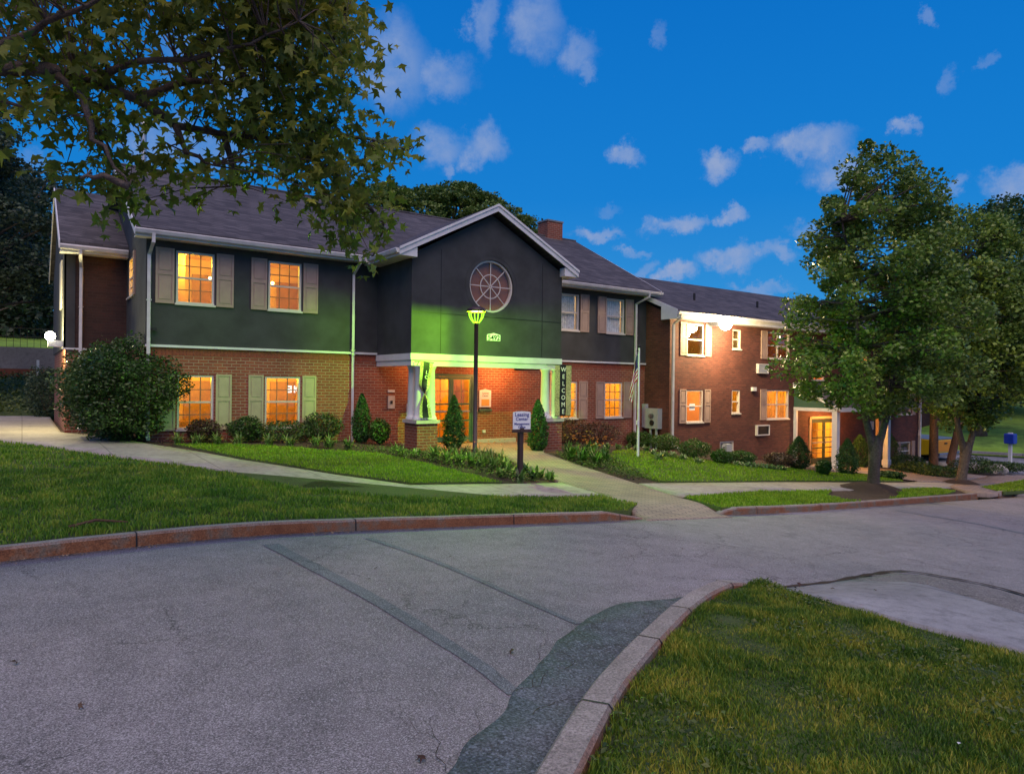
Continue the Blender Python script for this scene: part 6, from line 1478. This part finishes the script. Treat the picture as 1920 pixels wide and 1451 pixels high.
m = MB(); m.box(-.025, -.003, -.72, .72, .62, 1.14); tg = tl(m, 'tailgate', simple('orange_yellow', (.60, .24, .02), .35, .03), bevel=.01); m = MB(); m.box(-.05, -.026, -.12, .12, .98, 1.04); tl(m, 'handle', tyre, tg)
for sy in (-1, 1):
    m = MB(); m.box(-.03, .06, sy*.74, sy*.935, .72, 1.12); tl(m, 'tail_light', simple('tail_red', (.5, .01, .01), .2))
m = MB(); m.box(-.22, -.001, -.9, .9, .42, .58); tl(m, 'bumper', chrome, bevel=.03)
for wx in (1.18, 4.6):
    for sy in (-1, 1):
        m = MB(); m.tube([(wx, sy*.70, .36), (wx, sy*.72, .36), (wx, sy*.91, .36), (wx, sy*.93, .36)], [.33, .37, .37, .33], 24); w_o = tl(m, 'wheel', tyre)
        m = MB(); m.tube([(wx, sy*.90, .36), (wx, sy*.94, .36)], [.23, .2], 16); tl(m, 'rim', chrome, w_o)
tag(leaves('kerb_grit', GRIT, .022, LEAF, simple('grit', (.28, .21, .13), .9), None, 1.0), 'dry grit and chaff lying along the foot of the far kerb', 'debris', kind='stuff')
# ------------------------------------------------------------------ litter and leaves
k = 0
for (px, py, s_, col) in ((960, 1219, .05, L_red), (705, 1064, .04, L_red), (845, 1042, .03, L_red), (30, 1240, .06, L_red), (150, 1322, .05, L_red), (790, 1418, .05, L_red), (1280, 1028, .03, L_red), (730, 1105, .02, M['white']), (105, 1092, .02, M['white']), (1273, 1028, .03, M['white']), (812, 1042, .02, M['white']), (405, 918, .05, M['white']), (1798, 1392, .045, M['white']), (1120, 1330, .05, L_red), (1500, 1095, .05, L_red), (1640, 1105, .04, L_red), (1720, 1112, .05, L_red), (1560, 1102, .04, L_red)):
    b = gp(px, py, .05 if py < 960 or px > 1400 and py > 1150 else (-.0 if px > 1450 else -.10)); o = leaves('fallen_leaf' if col is L_red else 'paper_scrap', np.array([b]), s_*1.05, MAPLE if col is L_red else LEAF, col, None, 2, origin=b)
    if col is L_red: tag(o, 'small dry brown leaf lying on the pavement', 'leaf', 'dry leaves on the pavement')
    else: tag(o, 'tiny white scrap of paper lying on the ground', 'litter', 'white scraps on the ground')
b = gp(180, 992); m = MB(); m.tube([b+Vector((-.25, .0, .05)), b+Vector((0, .05, .09)), b+Vector((.3, 0, .05))], [.02, .018, .008], 6); tag(m.build('fallen_branch', M['bark_brown'], None, origin=b), 'short fallen branch in the grass beside the left kerb', 'branch')

# ------------------------------------------------------------------ sky
wd_ = bpy.data.worlds.new('World'); SC.world = wd_; wd_.use_nodes = True; t = wd_.node_tree; t.nodes.clear()
def N(typ, **kw):
    n = t.nodes.new(typ)
    for k, v in kw.items(): setattr(n, k, v)
    return n
def Lk(a, b): t.links.new(a, b)
out = N('ShaderNodeOutputWorld'); bg = N('ShaderNodeBackground'); Lk(bg.outputs[0], out.inputs[0])
tc = N('ShaderNodeTexCoord'); sp = N('ShaderNodeSeparateXYZ'); Lk(tc.outputs['Generated'], sp.inputs[0])
def math_(op, a, b=None):
    n = N('ShaderNodeMath', operation=op)
    for i, v in enumerate((a, b)):
        if v is None: continue
        if isinstance(v, (int, float)): n.inputs[i].default_value = v
        else: Lk(v, n.inputs[i])
    return n.outputs[0]
el = math_('ARCSINE', sp.outputs[2]); az = math_('ARCTAN2', sp.outputs[0], sp.outputs[1])
cr = N('ShaderNodeValToRGB'); Lk(math_('ADD', el, .1), cr.inputs[0]); e = cr.color_ramp.elements
e[0].position = .0; e[0].color = (*lin((100, 150, 200)), 1); e[1].position = 1.0; e[1].color = (*lin((6, 92, 180)), 1)
for p_, c_ in ((.13, (84, 158, 215)), (.22, (38, 140, 214)), (.36, (8, 124, 208)), (.6, (0, 110, 198))): x = e.new(p_); x.color = (*lin(c_), 1)
sky = N('ShaderNodeTexSky', sky_type='NISHITA'); sky.sun_disc = False; sky.sun_elevation = R(4); sky.sun_rotation = R(215)
skm = N('ShaderNodeMix', data_type='RGBA', blend_type='ADD'); skm.inputs[0].default_value = 1
sks = N('ShaderNodeVectorMath', operation='SCALE'); Lk(sky.outputs[0], sks.inputs[0]); sks.inputs['Scale'].default_value = .004
A_ = [q for q in skm.inputs if q.type == 'RGBA']; Lk(cr.outputs[0], A_[0]); Lk(sks.outputs[0], A_[1]); base_sky = [q for q in skm.outputs if q.type == 'RGBA'][0]
cb = N('ShaderNodeCombineXYZ'); Lk(az, cb.inputs[0]); Lk(el, cb.inputs[1])
n1 = N('ShaderNodeTexNoise'); n1.inputs['Scale'].default_value = 11; n1.inputs['Detail'].default_value = 9; n1.inputs['Roughness'].default_value = .68; Lk(cb.outputs[0], n1.inputs['Vector'])
sb = N('ShaderNodeVectorMath', operation='SUBTRACT'); Lk(n1.outputs['Color'], sb.inputs[0]); sb.inputs[1].default_value = (.5, .5, .5)
sc_ = N('ShaderNodeVectorMath', operation='SCALE'); Lk(sb.outputs[0], sc_.inputs[0]); sc_.inputs['Scale'].default_value = .11
wv = N('ShaderNodeVectorMath', operation='ADD'); Lk(cb.outputs[0], wv.inputs[0]); Lk(sc_.outputs[0], wv.inputs[1])
clouds = [(735, 125, 75, 80, .62), (832, 145, 62, 40, .58), (905, 35, 26, 60, .5), (1000, 40, 50, 52, .55), (1080, 82, 42, 38, .5), (1097, 122, 22, 22, .55), (815, 282, 52, 38, .62), (895, 283, 46, 34, .75), (842, 320, 20, 15, .5),
 (1183, 298, 34, 19, .8), (1350, 310, 42, 26, .9), (1420, 283, 22, 18, .7), (1520, 268, 88, 28, .85), (1575, 308, 70, 30, .75), (1697, 240, 22, 18, .7), (1262, 417, 58, 20, .95), (1360, 407, 38, 17, .95), (1120, 440, 56, 14, .75), (1195, 467, 30, 9, .5),
 (1370, 490, 60, 26, .85), (1450, 472, 55, 16, .75), (1275, 515, 45, 18, .95), (1215, 495, 26, 13, .5), (1910, 360, 70, 32, .8), (1795, 350, 34, 13, .5), (1735, 22, 24, 16, .5), (1775, 140, 22, 20, .3), (1850, 110, 26, 12, .35), (1235, 58, 18, 20, .3), (340, 270, 130, 46, .5), (60, 290, 50, 24, .35), (700, 66, 70, 22, .35), (1500, 430, 44, 16, .5), (1130, 395, 30, 12, .3), (430, 120, 140, 60, .4), (1440, 535, 60, 12, .6), (20, 380, 70, 30, .35), (2100, 250, 120, 50, .7), (2300, 420, 160, 40, .7), (-200, 150, 150, 60, .5), (-500, 300, 200, 60, .5)]
acc = None
for (px, py, rx, ry, st) in clouds:
    v = ray(px, py).normalized(); a0 = math.atan2(v.x, v.y); e0 = math.asin(v.z); kx = 1300/math.cos(math.atan((px-960)/1300))**2*0+1300
    s1 = N('ShaderNodeVectorMath', operation='SUBTRACT'); Lk(wv.outputs[0], s1.inputs[0]); s1.inputs[1].default_value = (a0, e0, 0)
    s2 = N('ShaderNodeVectorMath', operation='MULTIPLY'); Lk(s1.outputs[0], s2.inputs[0]); f2 = 1/math.cos(math.atan(abs(px-960)/1300))**2; s2.inputs[1].default_value = (1300/rx*min(f2, 1.6), 1300/ry, 0)
    ln_ = N('ShaderNodeVectorMath', operation='LENGTH'); Lk(s2.outputs[0], ln_.inputs[0])
    mr = N('ShaderNodeMapRange', interpolation_type='SMOOTHSTEP'); Lk(ln_.outputs['Value'], mr.inputs[0]); mr.inputs[1].default_value = 1.2; mr.inputs[2].default_value = .35; mr.inputs[3].default_value = 0; mr.inputs[4].default_value = st
    acc = mr.outputs[0] if acc is None else math_('MAXIMUM', acc, mr.outputs[0])
n2 = N('ShaderNodeTexNoise'); n2.inputs['Scale'].default_value = 22; n2.inputs['Detail'].default_value = 8; n2.inputs['Roughness'].default_value = .65; Lk(cb.outputs[0], n2.inputs['Vector'])
mk = math_('MULTIPLY', acc, math_('ADD', math_('MULTIPLY', n2.outputs[0], 2.4), -.35)); mkc = N('ShaderNodeClamp'); Lk(mk, mkc.inputs[0])
cc = N('ShaderNodeMix', data_type='RGBA'); Lk(mkc.outputs[0], cc.inputs[0]); ins = [q for q in cc.inputs if q.type == 'RGBA']; Lk(base_sky, ins[0]); ins[1].default_value = (*lin((142, 164, 206)), 1)
Lk([q for q in cc.outputs if q.type == 'RGBA'][0], bg.inputs[0]); bg.inputs[1].default_value = 1.0
# last warm light of the evening from behind the camera, very soft
sl_ = bpy.data.lights.new('sun', 'SUN'); sl_.energy = 2.5; sl_.angle = R(60); sl_.color = (1, .74, .60)
so = bpy.data.objects.new('sun', sl_); COL.objects.link(so); dirv_ = Vector((.25, .55, -.85)).normalized(); so.rotation_euler = dirv_.to_track_quat('-Z', 'Y').to_euler(); so.location = (0, -10, 30)

# ------------------------------------------------------------------ camera
cam = bpy.data.cameras.new('camera'); co = bpy.data.objects.new('camera', cam); COL.objects.link(co); SC.camera = co
cam.sensor_width = 36; cam.lens = 36*FPX/1920; cam.clip_start = .05; cam.clip_end = 2000
f = ray(960, 725.5).normalized(); r_ = (ray(961, 725.5)-ray(959, 725.5)).normalized(); u_ = r_.cross(f).normalized()
co.matrix_world = Matrix(((r_.x, u_.x, -f.x, 0), (r_.y, u_.y, -f.y, 0), (r_.z, u_.z, -f.z, H), (0, 0, 0, 1)))
SC.view_settings.view_transform = 'Standard'; SC.view_settings.look = 'None'; SC.view_settings.exposure = 0; SC.view_settings.gamma = 1
SC.cycles.use_denoising = True; SC.cycles.max_bounces = 6; SC.cycles.transparent_max_bounces = 12; SC.cycles.sample_clamp_indirect = 6; SC.cycles.sample_clamp_direct = 0
SC.cycles.caustics_reflective = False; SC.cycles.caustics_refractive = False
